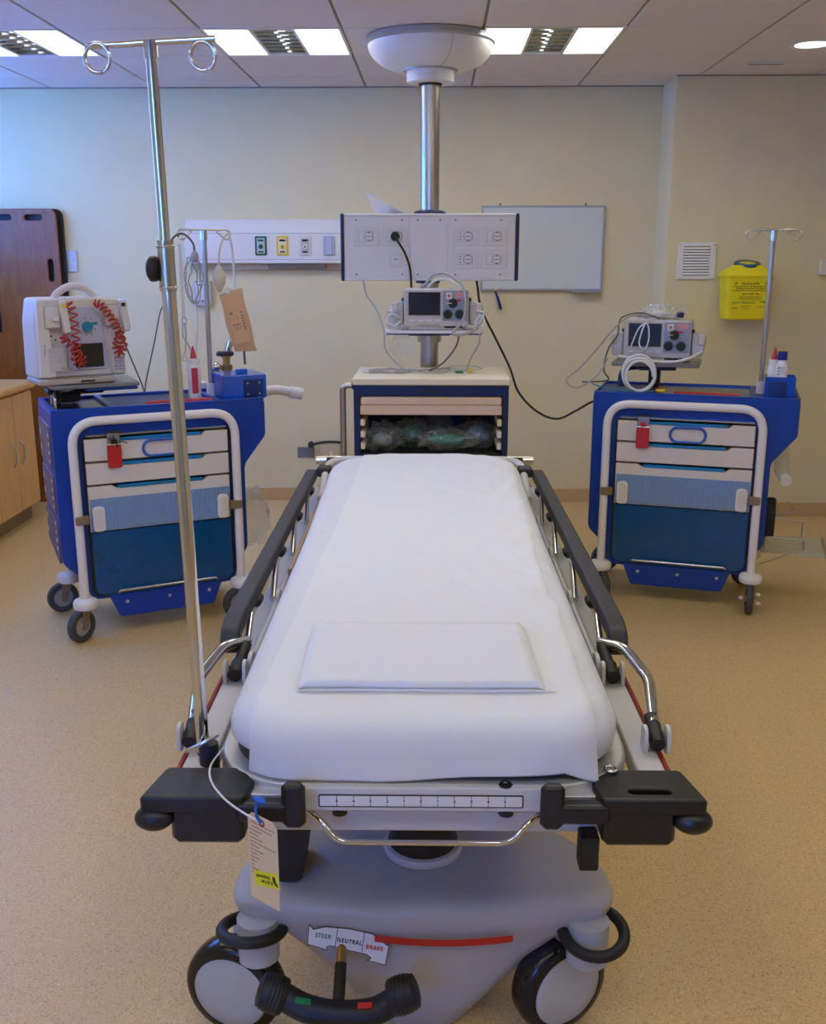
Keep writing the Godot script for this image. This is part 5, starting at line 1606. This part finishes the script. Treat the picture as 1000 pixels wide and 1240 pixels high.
	solo("oxygen_tube", MB.new().tube(curve([V(-0.335, 1.374, -4.74), V(-0.32, 1.31, -4.72), V(-0.27, 1.24, -4.68), V(-0.235, 1.16, -4.58), V(-0.225, 1.08, -4.52), V(-0.17, 1.02, -4.46), V(-0.13, 0.998, -4.42)], 8), 0.0034, 8), M.cable_grey, "pale thin tube drooping from the socket panel's left underside", "tubing")
	var cup := thing("clear_canister", "clear plastic suction cup with tubing at the left end of the centre shelf", "canister", at(-0.185, 1.1665, -4.53))
	part("cup", MB.new().lathe([Vector2(0, 0.0), Vector2(0.032, 0.0), Vector2(0.036, 0.08), Vector2(0.033, 0.08), Vector2(0.03, 0.004)], 24), M.clear_bag, cup)
	part("cup_lid", MB.new().lathe([Vector2(0.036, 0.078), Vector2(0.038, 0.082), Vector2(0.03, 0.09), Vector2(0, 0.092)], 24), M.clear_bag, cup)
	part("tube", MB.new().tube(curve([V(0.03, 0.05, 0.02), V(-0.01, 0.07, 0.045), V(-0.03, 0.04, 0.04), V(0.0, 0.02, 0.045), V(0.03, 0.04, 0.04)], 6), 0.004, 6), M.cable_white, cup)
	solo("plastic_bag", MB.new().blob(V(0, 0, 0), V(0.05, 0.055, 0.02), 0.3, 14.0, 31, 28), M.clear_wrap, "clear plastic wrapper hanging below the left end of the centre shelf", "plastic bag", at(-0.15, 1.095, -4.52))

func seam(a: float) -> Array:
	var p := []
	for i in 13:
		var b := PI / 2 * i / 12.0
		var r := 0.1215 + 0.156 * sin(b)
		p.append(V(sin(a) * r, -0.03 - 0.106 * cos(b), cos(a) * r))
	return p

func socket(p: Node3D, x: float, y: float, slots: bool) -> void:
	var s := part("socket_plate", MB.new().plate(rr(0.117, 0.084, 0.005, x, y), 0.093, 0.098, at(0, 0, 0), 0.002), M.plate_white, p)
	part("module", MB.new().box(V(x - 0.002, y, 0.0985), V(0.066, 0.047, 0.002), 0.0006), M.board_frame, s)
	part("module_face", MB.new().box(V(x - 0.002, y, 0.099), V(0.063, 0.044, 0.0022), 0.0006), M.panel_white, s)
	part("module_edge", MB.new().box(V(x - 0.011, y, 0.1), V(0.0012, 0.046, 0.001)), M.board_frame, s)
	part("well", MB.new().lathe([Vector2(0.018, 0.0), Vector2(0.0185, 0.0016), Vector2(0.02, 0.0016), Vector2(0.0205, 0.0)], 24, at(x + 0.012, y, 0.0995, 0, 90)), M.cable_dark, s)
	for q in [[-0.0085, 0.0], [0.0085, 0.0], [0.0, 0.0], [0.0, 0.016], [0.0, -0.016]]:
		part("contact", MB.new().lathe([Vector2(0.0028, 0.0), Vector2(0.0026, 0.0012), Vector2(0, 0.0012)], 8, at(x + 0.012 + q[0], y + q[1], 0.0998, 0, 90)), M.ink, s)
	if slots:
		for k in 3:
			part("contact", MB.new().lathe([Vector2(0.003, 0.0), Vector2(0.0028, 0.0012), Vector2(0, 0.0012)], 8, at(x - 0.023, y + (k - 1) * 0.013, 0.0998, 0, 90)), M.ink, s)

# ---------------------------------------------------------------- cabinet behind the bed
func make_cabinet() -> void:
	var t := thing("supply_cabinet", "navy wheeled supply cabinet with cream top behind the head of the bed", "cabinet", at(-0.02, 0, -4.2))
	part("top", MB.new().box(V(0, 0.975, -0.21), V(0.66, 0.03, 0.44), 0.006), M.cream_top, t)
	for s in [-1, 1]:
		part("side_panel", MB.new().box(V(0.312 * s, 0.535, -0.21), V(0.026, 0.85, 0.40), 0.003), M.navy, t)
	part("fascia", MB.new().box(V(0, 0.937, -0.02), V(0.60, 0.047, 0.02), 0.002), M.navy, t)
	for k in 4:
		part("badge_letter", MB.new().box(V(-0.03 + k * 0.02, 0.937, -0.009), V(0.012, 0.014, 0.002)), M.dark_navy, t)
	part("back_panel", MB.new().box(V(0, 0.535, -0.40), V(0.6, 0.85, 0.016)), M.dark_navy, t)
	part("shelf", MB.new().box(V(0, 0.66, -0.21), V(0.60, 0.016, 0.37)), M.dark_navy, t)
	part("bottom", MB.new().box(V(0, 0.12, -0.21), V(0.60, 0.02, 0.38)), M.navy, t)
	part("lower_front", MB.new().box(V(0, 0.38, -0.02), V(0.598, 0.5, 0.02), 0.002), M.navy, t)
	var d := part("drawer", MB.new().box(V(0, 0.892, -0.19), V(0.594, 0.036, 0.37), 0.008), M.peach, t)
	part("drawer_lip", MB.new().box(V(0, 0.855, -0.18), V(0.594, 0.04, 0.36), 0.003), M.peach, d)
	for s in [-1, 1]:
		for y in [0.80, 0.75, 0.70]:
			part("runner", MB.new().box(V(0.289 * s, y, -0.19), V(0.02, 0.03, 0.35), 0.003), M.cream_top, t)
	part("push_handle", MB.new().tube(bend([V(-0.322, 0.955, -0.03), V(-0.372, 0.955, -0.03), V(-0.372, 0.50, -0.03), V(-0.322, 0.50, -0.03)], 0.045), 0.0125, 12), M.steel, t)
	part("handle_mount", MB.new().box(V(-0.326, 0.955, -0.03), V(0.016, 0.03, 0.03), 0.004), M.black, t)
	for q in [[-0.27, -0.05], [0.27, -0.05], [-0.27, -0.37], [0.27, -0.37]]:
		part("castor", MB.new().lathe([Vector2(0, -0.012), Vector2(0.045, -0.012), Vector2(0.05, -0.006), Vector2(0.05, 0.006), Vector2(0.045, 0.012), Vector2(0, 0.012)], 20, at(q[0], 0.05, q[1], 0, 90)).box(V(q[0], 0.09, q[1]), V(0.04, 0.05, 0.04), 0.004), M.black, t)
	# wrapped masks in the open bay
	var B0 := at(-0.02, 0.669, -4.2)
	var spots := [[-0.21, 0.055, -0.10, 0.085, 0.06, 0.07, 1], [-0.08, 0.062, -0.17, 0.08, 0.065, 0.07, 2], [0.07, 0.05, -0.075, 0.125, 0.045, 0.06, 3], [0.20, 0.06, -0.16, 0.09, 0.062, 0.08, 4], [0.03, 0.06, -0.25, 0.08, 0.06, 0.06, 5]]
	var words := ["clear wrapped pack at the left end of the cabinet's open bay", "clear bag with a round teal mask in the cabinet's open bay", "crinkled clear bag of green masks at the front of the cabinet's open bay", "clear wrapped pack at the right end of the cabinet's open bay", "clear bag at the back of the cabinet's open bay"]
	for i in spots.size():
		var s: Array = spots[i]
		var b := thing("mask_pack", words[i], "plastic bag", B0 * at(s[0], 0, s[2]), "wrapped masks in the open cabinet bay")
		part("wrap", MB.new().blob(V(0, s[1], 0), V(s[3], s[4], s[5]), 0.3, 14.0, 40 + s[6], 36), M.clear_wrap, b)
		if i in [1, 2, 3]:
			part("mask", MB.new().blob(V(0, s[1], 0), V(s[3] * 0.6, s[4] * 0.55, s[5] * 0.6), 0.3, 16.0, 50 + s[6], 24), M.mask_teal if i != 3 else M.mask_blue, b)
		else:
			part("filling", MB.new().blob(V(0, s[1] * 0.8, 0), V(s[3] * 0.5, s[4] * 0.5, s[5] * 0.5), 0.3, 16.0, 60 + s[6], 20), M.plate_slate, b)
	# leads lying on the top
	var y := 0.9945
	var lw := []
	for i in 70:
		var u := i / 69.0
		var a := TAU * 3.2 * u
		lw.append(V(-0.20 + cos(a) * (0.085 + 0.012 * sin(i * 0.8)), y + 0.004 * u + 0.002 * sin(i * 1.3) + 0.002, -4.40 + sin(a) * 0.055))
	solo("lead_wire", MB.new().tube(lw, 0.0036, 6), M.cable_grey, "grey monitor leads coiled on the left of the cabinet's cream top", "cable")
	solo("lead_plug", MB.new().box(V(-0.305, y + 0.009, -4.37), V(0.03, 0.018, 0.02), 0.005), M.cable_white, "white plug of the coiled leads on the cabinet's cream top", "plug")
	solo("lead_wire", MB.new().tube(curve([V(-0.12, y + 0.004, -4.43), V(-0.06, y + 0.012, -4.36), V(0.0, y + 0.004, -4.48), V(0.06, y + 0.014, -4.42), V(0.04, y + 0.004, -4.34), V(-0.03, y + 0.004, -4.33), V(-0.08, y + 0.004, -4.38)], 8), 0.0034, 6), M.cable_grey, "grey lead straggling across the middle of the cabinet's cream top", "cable")
	solo("lead_clip", MB.new().box(V(0.145, y + 0.006, -4.35), V(0.02, 0.012, 0.016), 0.003).tube([V(0.145, y + 0.006, -4.35), V(0.148, y + 0.03, -4.35)], 0.008, 10, false, [0.012, 0.002]), M.yellow_sign, "small yellow electrode clip on the cabinet's cream top", "clip")
	solo("lead_clip", MB.new().box(V(0.10, y + 0.006, -4.34), V(0.035, 0.01, 0.014), 0.003), M.green_sign, "small green electrode clip on the cabinet's cream top", "clip")
	solo("plastic_bag", MB.new().blob(V(0.12, y + 0.0125, -4.44), V(0.07, 0.012, 0.04), 0.3, 22.0, 71, 28), M.clear_wrap, "flat clear plastic wrapper on the right of the cabinet's cream top", "plastic bag")

# ---------------------------------------------------------------- counter at the left
func make_counter() -> void:
	var t := thing("worktop", "wooden worktop with rounded front edge along the left wall", "worktop", at(-2.60, 0.80, -4.3))
	part("slab", MB.new().box(V(0, -0.02, 0), V(0.66, 0.05, 2.78), 0.02), M.counter_wood, t)
	var z := -5.67
	for i in 3:
		var w := 0.9 if i else 0.54
		var c := thing("base_cabinet", ["maple base cabinet with two bowed handles beside the left cart", "maple base cabinet next nearer the viewer under the worktop", "maple base cabinet nearest the viewer under the worktop"][i], "cabinet", at(-2.60, 0, z + w / 2))
		part("carcass", MB.new().box(V(-0.01, 0.425, 0), V(0.58, 0.65, w - 0.004)), M.maple, c)
		part("plinth", MB.new().box(V(-0.03, 0.05, 0), V(0.54, 0.1, w - 0.004)), M.kick, c)
		for s in [-1, 1]:
			var d := part("door", MB.new().box(V(0.29, 0.425, s * w / 4), V(0.02, 0.645, w / 2 - 0.006), 0.003), M.maple, c)
			part("handle", MB.new().tube(curve([V(0.30, 0.36, s * 0.055), V(0.316, 0.39, s * 0.055), V(0.32, 0.43, s * 0.055), V(0.316, 0.465, s * 0.055), V(0.30, 0.495, s * 0.055)], 6), 0.005, 8), M.steel, d)
		z += w
	# spine boards against the back wall
	for i in 2:
		var x0 := -2.44 if i == 0 else -2.418
		var zz := -6.048 if i == 0 else -6.088
		var b := thing("spine_board", ["varnished wooden spine board with hand slots leaning on the back wall", "black spine board behind the wooden one"][i], "spine board", at(x0, 0, zz, 0, -0.6))
		var ol := rr(0.45, 1.75, 0.045, 0, 0.875)
		var ho := []
		for q in [[-0.09, 1.70, 0.105, 0.034], [0.09, 1.70, 0.105, 0.034]]:
			ho.append(rr(q[2], q[3], 0.016, q[0], q[1]))
		for yy in [1.40, 1.10, 0.7, 0.4]:
			for s in [-1, 1]:
				ho.append(rr(0.034, 0.13, 0.016, s * 0.17, yy))
		part("board", MB.new().plate(ol, -0.009, 0.009, at(0, 0, 0), 0.003, ho if i == 0 else []), M.spine_wood if i == 0 else M.black, b)

# ---------------------------------------------------------------- things on the walls
func make_wall_things() -> void:
	var z := ZB
	# medical rail
	var t := thing("medical_rail", "white wall trunking with gas outlets behind the ceiling column", "wall panel", at(-0.85, 1.44, z))
	var side := Transform3D(Basis(V(0, 0, 1), V(0, 1, 0), V(-1, 0, 0)), Vector3.ZERO)
	part("case", MB.new().plate(soft([[0.0, 0.0], [0.085, 0.0], [0.085, 0.175], [0.03, 0.25], [0.0, 0.25]], 0.008), -0.6, 0.62, side, 0.003), M.panel_white, t)
	part("seam", MB.new().box(V(0, 0.17, 0.0855), V(1.2, 0.003, 0.002)), M.board_frame, t)
	part("seam", MB.new().box(V(0, 0.022, 0.0855), V(1.2, 0.003, 0.002)), M.board_frame, t)
	part("backing_strip", MB.new().box(V(0, -0.018, 0.012), V(1.2, 0.04, 0.024), 0.003), M.cream_wall_plate, t)
	part("accessory_rail", MB.new().box(V(0.03, -0.016, 0.042), V(0.34, 0.03, 0.014), 0.003), M.kick, t)
	for s in [-1, 1]:
		part("rail_bracket", MB.new().box(V(0.03 + 0.16 * s, -0.012, 0.03), V(0.022, 0.03, 0.03), 0.003), M.steel, t)
	var k := 0
	for a in [[-0.172, "green_sign"], [-0.046, "yellow_sign"], [0.086, "plate_white"], [0.226, "board_frame"]]:
		var o := part("gas_outlet", MB.new().plate(rr(0.068, 0.108, 0.006, a[0], 0.10), 0.085, 0.092, at(0, 0, 0), 0.002), M[a[1]], t, ["green gas outlet", "yellow gas outlet", "white gas outlet", "grey outlet"][k])
		if k < 3:
			part("inner_plate", MB.new().plate(rr(0.046, 0.086, 0.004, a[0], 0.10), 0.092, 0.095), M.grey_plastic if k != 1 else M.cream_top, o)
			part("valve", MB.new().lathe([Vector2(0.014, 0.0), Vector2(0.013, 0.006), Vector2(0.0, 0.007)], 18, at(a[0], 0.095, 0.095, 0, 90)), M[["green_sign", "yellow_sign", "plate_white"][k]], o)
			part("valve_core", MB.new().lathe([Vector2(0.005, 0.0), Vector2(0.0, 0.001)], 10, at(a[0], 0.095, 0.1022, 0, 90)), M.ink, o)
			part("name_strip", MB.new().box(V(a[0], 0.13, 0.0955), V(0.034, 0.012, 0.001)), M.ink if k else M.green_sign, o)
			part("name_strip", MB.new().box(V(a[0], 0.066, 0.0955), V(0.03, 0.008, 0.001)), M.ink, o)
		else:
			part("slide", MB.new().plate(rr(0.034, 0.10, 0.004, a[0], 0.10), 0.092, 0.099, at(0, 0, 0), 0.002), M.lilac, o)
		k += 1
	# whiteboard
	var w := thing("whiteboard", "blank whiteboard with grey frame half hidden by the socket panel", "whiteboard", at(0.618, 1.5255, z))
	part("panel", MB.new().box(V(0, 0, 0.012), V(0.70, 0.468, 0.012)), M.whiteboard, w)
	part("frame", MB.new().plate(rr(0.716, 0.484, 0.004, 0, 0, 2), 0.0, 0.022, at(0, 0, 0), 0.002, [rr(0.692, 0.46, 0.003, 0, 0, 2)]), M.board_frame, w)
	for x in [-0.25, 0.245]:
		part("hook", MB.new().box(V(x, 0.246, 0.008), V(0.01, 0.016, 0.014), 0.003), M.cable_dark, w)
	part("pen_tray", MB.new().box(V(0.26, -0.248, 0.03), V(0.18, 0.01, 0.06), 0.003), M.board_frame, w)
	part("pen_clip", MB.new().box(V(-0.27, -0.225, 0.028), V(0.012, 0.03, 0.014), 0.003), M.cream_top, w)
	solo("marker", MB.new().tube([V(0, 0, 0), V(0.016, -0.045, 0.0), V(0.034, -0.10, 0.0)], 0.008, 10, false, [0.005, 0.0085, 0.0085]).box(V(0.028, -0.085, 0.0), V(0.016, 0.05, 0.016), 0.004, Basis.from_euler(V(0, 0, 0.3))), M.marker_blue, "blue marker pen hanging under the whiteboard", "marker", at(0.348, 1.283, z + 0.03))
	# light switch at the spine boards
	var sw := thing("light_switch", "metal light switch plate beside the spine boards", "light switch", at(-2.172, 1.452, z))
	part("plate", MB.new().box(V(0, 0, 0.005), V(0.075, 0.125, 0.01), 0.003), M.alu, sw)
	part("rocker", MB.new().box(V(0.008, 0.01, 0.012), V(0.024, 0.014, 0.008), 0.002), M.plate_white, sw)
	# grey socket box behind the left drip stand
	var so := thing("socket_box", "grey surface socket box below the wall trunking", "socket", at(-1.39, 1.267, z))
	part("case", MB.new().box(V(0, 0, 0.02), V(0.105, 0.148, 0.04), 0.006), M.grey_plastic, so)
	part("face", MB.new().box(V(0, 0.01, 0.042), V(0.075, 0.1, 0.006), 0.002), M.plate_white, so)
	for q in [[-0.012, 0.05], [0.012, 0.05], [0.0, -0.045]]:
		part("contact", MB.new().lathe([Vector2(0.005, 0.0), Vector2(0.0, 0.002)], 10, at(q[0], q[1], 0.045, 0, 90)), M.ink, so)
	# low plates by the cabinet
	var p1 := thing("wall_plate", "small slate grey blank plate low on the back wall", "wall plate", at(-0.802, 0.304, z))
	part("plate", MB.new().box(V(0, 0, 0.004), V(0.106, 0.067, 0.008), 0.002), M.plate_slate, p1)
	var p2 := thing("floor_socket", "beige socket with a black lead low on the back wall", "socket", at(-0.65, 0.31, z))
	part("case", MB.new().box(V(0, 0, 0.022), V(0.121, 0.1, 0.044), 0.006), M.socket_beige, p2)
	part("rocker", MB.new().box(V(0.01, -0.01, 0.046), V(0.018, 0.04, 0.006), 0.002), M.cream_top, p2)
	part("lead", MB.new().tube(curve([V(-0.10, 0.05, 0.04), V(-0.05, 0.062, 0.04), V(0.02, 0.066, 0.04), V(0.08, 0.06, 0.04)], 6), 0.008, 8), M.black, p2)
	part("lead_knob", MB.new().blob(V(-0.115, 0.048, 0.04), V(0.02, 0.022, 0.02)), M.black, p2)
	# vent
	var z2 := -5.79
	var v := thing("wall_vent", "white louvred air vent on the right wall section", "air vent", at(1.4375, 1.4555, z2))
	part("frame", MB.new().plate(rr(0.21, 0.196, 0.004, 0, 0, 2), 0.0, 0.010, at(0, 0, 0), 0.002, [rr(0.148, 0.156, 0.003, 0, 0, 2)]), M.white_paint, v)
	part("back", MB.new().box(V(0, 0, 0.002), V(0.16, 0.17, 0.003)), M.grid_bar, v)
	for i in 10:
		part("slat", MB.new().box(V(0, -0.068 + i * 0.0152, 0.008), V(0.15, 0.0135, 0.003), 0.001, Basis.from_euler(V(-0.6, 0, 0))), M.white_paint, v)
	for q in [[-1, -1], [1, -1], [1, 1], [-1, 1]]:
		part("screw", MB.new().lathe([Vector2(0.005, 0.0), Vector2(0.0, 0.003)], 10, at(q[0] * 0.094, q[1] * 0.088, 0.01, 0, 90)), M.alu, v)
	# sharps bin
	var b := thing("sharps_bin", "yellow sharps bin with blue lid fixed to the right wall section", "sharps bin", at(1.69, 1.145, z2))
	var rows := []
	for a in [[0.0, 0.212, 0.15], [0.005, 0.222, 0.16], [0.01, 0.226, 0.164], [0.225, 0.256, 0.18], [0.228, 0.268, 0.188], [0.238, 0.268, 0.188], [0.242, 0.258, 0.18], [0.262, 0.23, 0.158], [0.282, 0.16, 0.12], [0.29, 0.145, 0.11]]:
		var rw := PackedVector3Array()
		for q in soft([[-a[1] / 2, -a[2] / 2], [a[1] / 2, -a[2] / 2], [a[1] / 2, a[2] / 2], [-a[1] / 2, a[2] / 2]], 0.03, 5):
			rw.append(V(q.x, a[0], q.y + 0.105))
		rows.append(rw)
	var bot := PackedVector3Array()
	for i in rows[0].size():
		bot.append(V(0, 0.0, 0.105))
	rows.insert(0, bot)
	part("body", MB.new().grid(rows, true, true), M.yellow, b)
	part("neck", MB.new().lathe([Vector2(0.066, 0.28), Vector2(0.064, 0.30), Vector2(0.0, 0.302)], 32, at(0, 0.006, 0.044, 0, 12)), M.yellow, b)
	part("lid_ring", MB.new().lathe([Vector2(0.046, 0.302), Vector2(0.05, 0.306), Vector2(0.066, 0.304), Vector2(0.07, 0.298), Vector2(0.07, 0.286), Vector2(0.066, 0.284)], 32, at(0, 0.006, 0.044, 0, 12)), M.bin_lid, b)
	part("print", MB.new().card(at(0.004, 0.118, 0.1925, 0, 2.2), 0.2, 0.18), M.bin_print, b)
	part("wall_bracket", MB.new().box(V(0, 0.12, 0.008), V(0.12, 0.1, 0.016), 0.003), M.white_paint, b)
	# intercom
	var ic := thing("wall_intercom", "small white wall box at the right edge of the wall", "intercom", at(2.165, 1.423, z2))
	part("case", MB.new().box(V(0, 0, 0.015), V(0.1, 0.088, 0.03), 0.006), M.plate_white, ic)
	part("button", MB.new().box(V(0.0, 0.0, 0.031), V(0.03, 0.03, 0.004), 0.002), M.white_paint, ic)

func make_prints() -> void:
	var m: StandardMaterial3D
	mat("tag_card", rgb(228, 198, 148), 0.8)
	mat("sticker_yellow", rgb(226, 222, 20), 0.5)
	mat("label_red", rgb(196, 50, 70), 0.5)
	mat("label_pale_red", rgb(222, 150, 150), 0.5)
	mat("bag_tan", rgb(222, 178, 128), 0.6)
	mat("bundle_blue", rgb(40, 110, 170), 0.6)
	mat("bag_pale", rgb(150, 176, 206), 0.4)
	mat("mask_teal", rgb(14, 120, 112), 0.5)
	mat("mask_blue", rgb(90, 140, 170), 0.5)
	mat("cream_wall_plate", rgb(206, 190, 158), 0.5)
	var rows := []
	var y := 22
	for i in 14:
		rows.append([y, 10 if i > 1 else 24, [176, 160, 90, 70, 92, 176, 70, 96, 60, 66, 50, 30, 60, 90][i], 6])
		y += 17
	m = mat("tag_print", Color.WHITE, 0.8)
	m.albedo_texture = print_tex(192, 360, rgb(228, 198, 148), rgb(84, 66, 50), rows, 3)
	m = mat("bin_print", Color.WHITE, 0.35)
	var yb := rgb(238, 216, 8)
	m.albedo_texture = print_tex(320, 280, yb, rgb(40, 38, 20), [[12, 16, 40, 18], [12, 80, 240, 20], [12, 280, 304, 18], [40, 6, 314, 12], [56, 30, 290, 12], [72, 6, 314, 12], [98, 90, 230, 16], [124, 70, 250, 9], [138, 60, 260, 9], [152, 80, 240, 8], [170, 10, 200, 16, rgb(30, 110, 70)], [160, 250, 300, 22, rgb(60, 130, 60)], [205, 90, 170, 7], [205, 220, 300, 18, rgb(206, 150, 90)], [218, 10, 60, 10], [226, 100, 160, 6]], 7)
	m = mat("bag_print", Color.WHITE, 0.6)
	var bt := rgb(222, 178, 128)
	m.albedo_texture = print_tex(128, 300, bt, rgb(60, 56, 70), [[20, 10, 26, 26], [60, 16, 80, 8, rgb(180, 140, 110)], [84, 20, 84, 7, rgb(170, 132, 104)], [130, 14, 84, 16, rgb(40, 44, 90)], [160, 20, 90, 6], [176, 24, 80, 6], [40, 106, 118, 18], [64, 106, 118, 18], [88, 106, 118, 18], [112, 106, 118, 18], [136, 106, 118, 18], [160, 106, 118, 18], [184, 106, 118, 18]], 9)
	m = mat("defib_print", Color.WHITE, 0.5)
	m.albedo_texture = print_tex(128, 180, rgb(196, 190, 190), rgb(110, 108, 112), [[12, 8, 90, 4], [24, 8, 110, 4], [36, 8, 80, 4], [60, 8, 120, 4], [76, 8, 110, 4], [92, 8, 100, 4], [108, 8, 120, 4], [150, 90, 120, 14, rgb(40, 120, 130)]], 11)
	m = mat("defib_badge", Color.WHITE, 0.5)
	m.albedo_texture = print_tex(128, 24, rgb(214, 206, 198), rgb(70, 66, 70), [[5, 6, 122, 14]], 13)
	m = mat("defib_side", Color.WHITE, 0.5)
	m.albedo_texture = print_tex(100, 130, rgb(196, 188, 196), rgb(90, 90, 130), [[4, 6, 94, 14, rgb(150, 60, 60)], [30, 10, 90, 12, rgb(120, 120, 170)], [54, 10, 90, 6], [72, 6, 94, 16, rgb(110, 115, 165)], [98, 10, 90, 14, rgb(100, 100, 150)]], 15)
	m = mat("bottle_print", Color.WHITE, 0.4)
	m.albedo_texture = print_tex(64, 100, rgb(232, 232, 236), rgb(50, 70, 160), [[10, 30, 60, 5], [24, 30, 60, 5], [38, 30, 60, 5], [54, 40, 58, 8], [8, 6, 18, 20, rgb(50, 60, 120)], [32, 6, 18, 20, rgb(50, 60, 120)], [56, 6, 18, 20, rgb(50, 60, 120)]], 17)
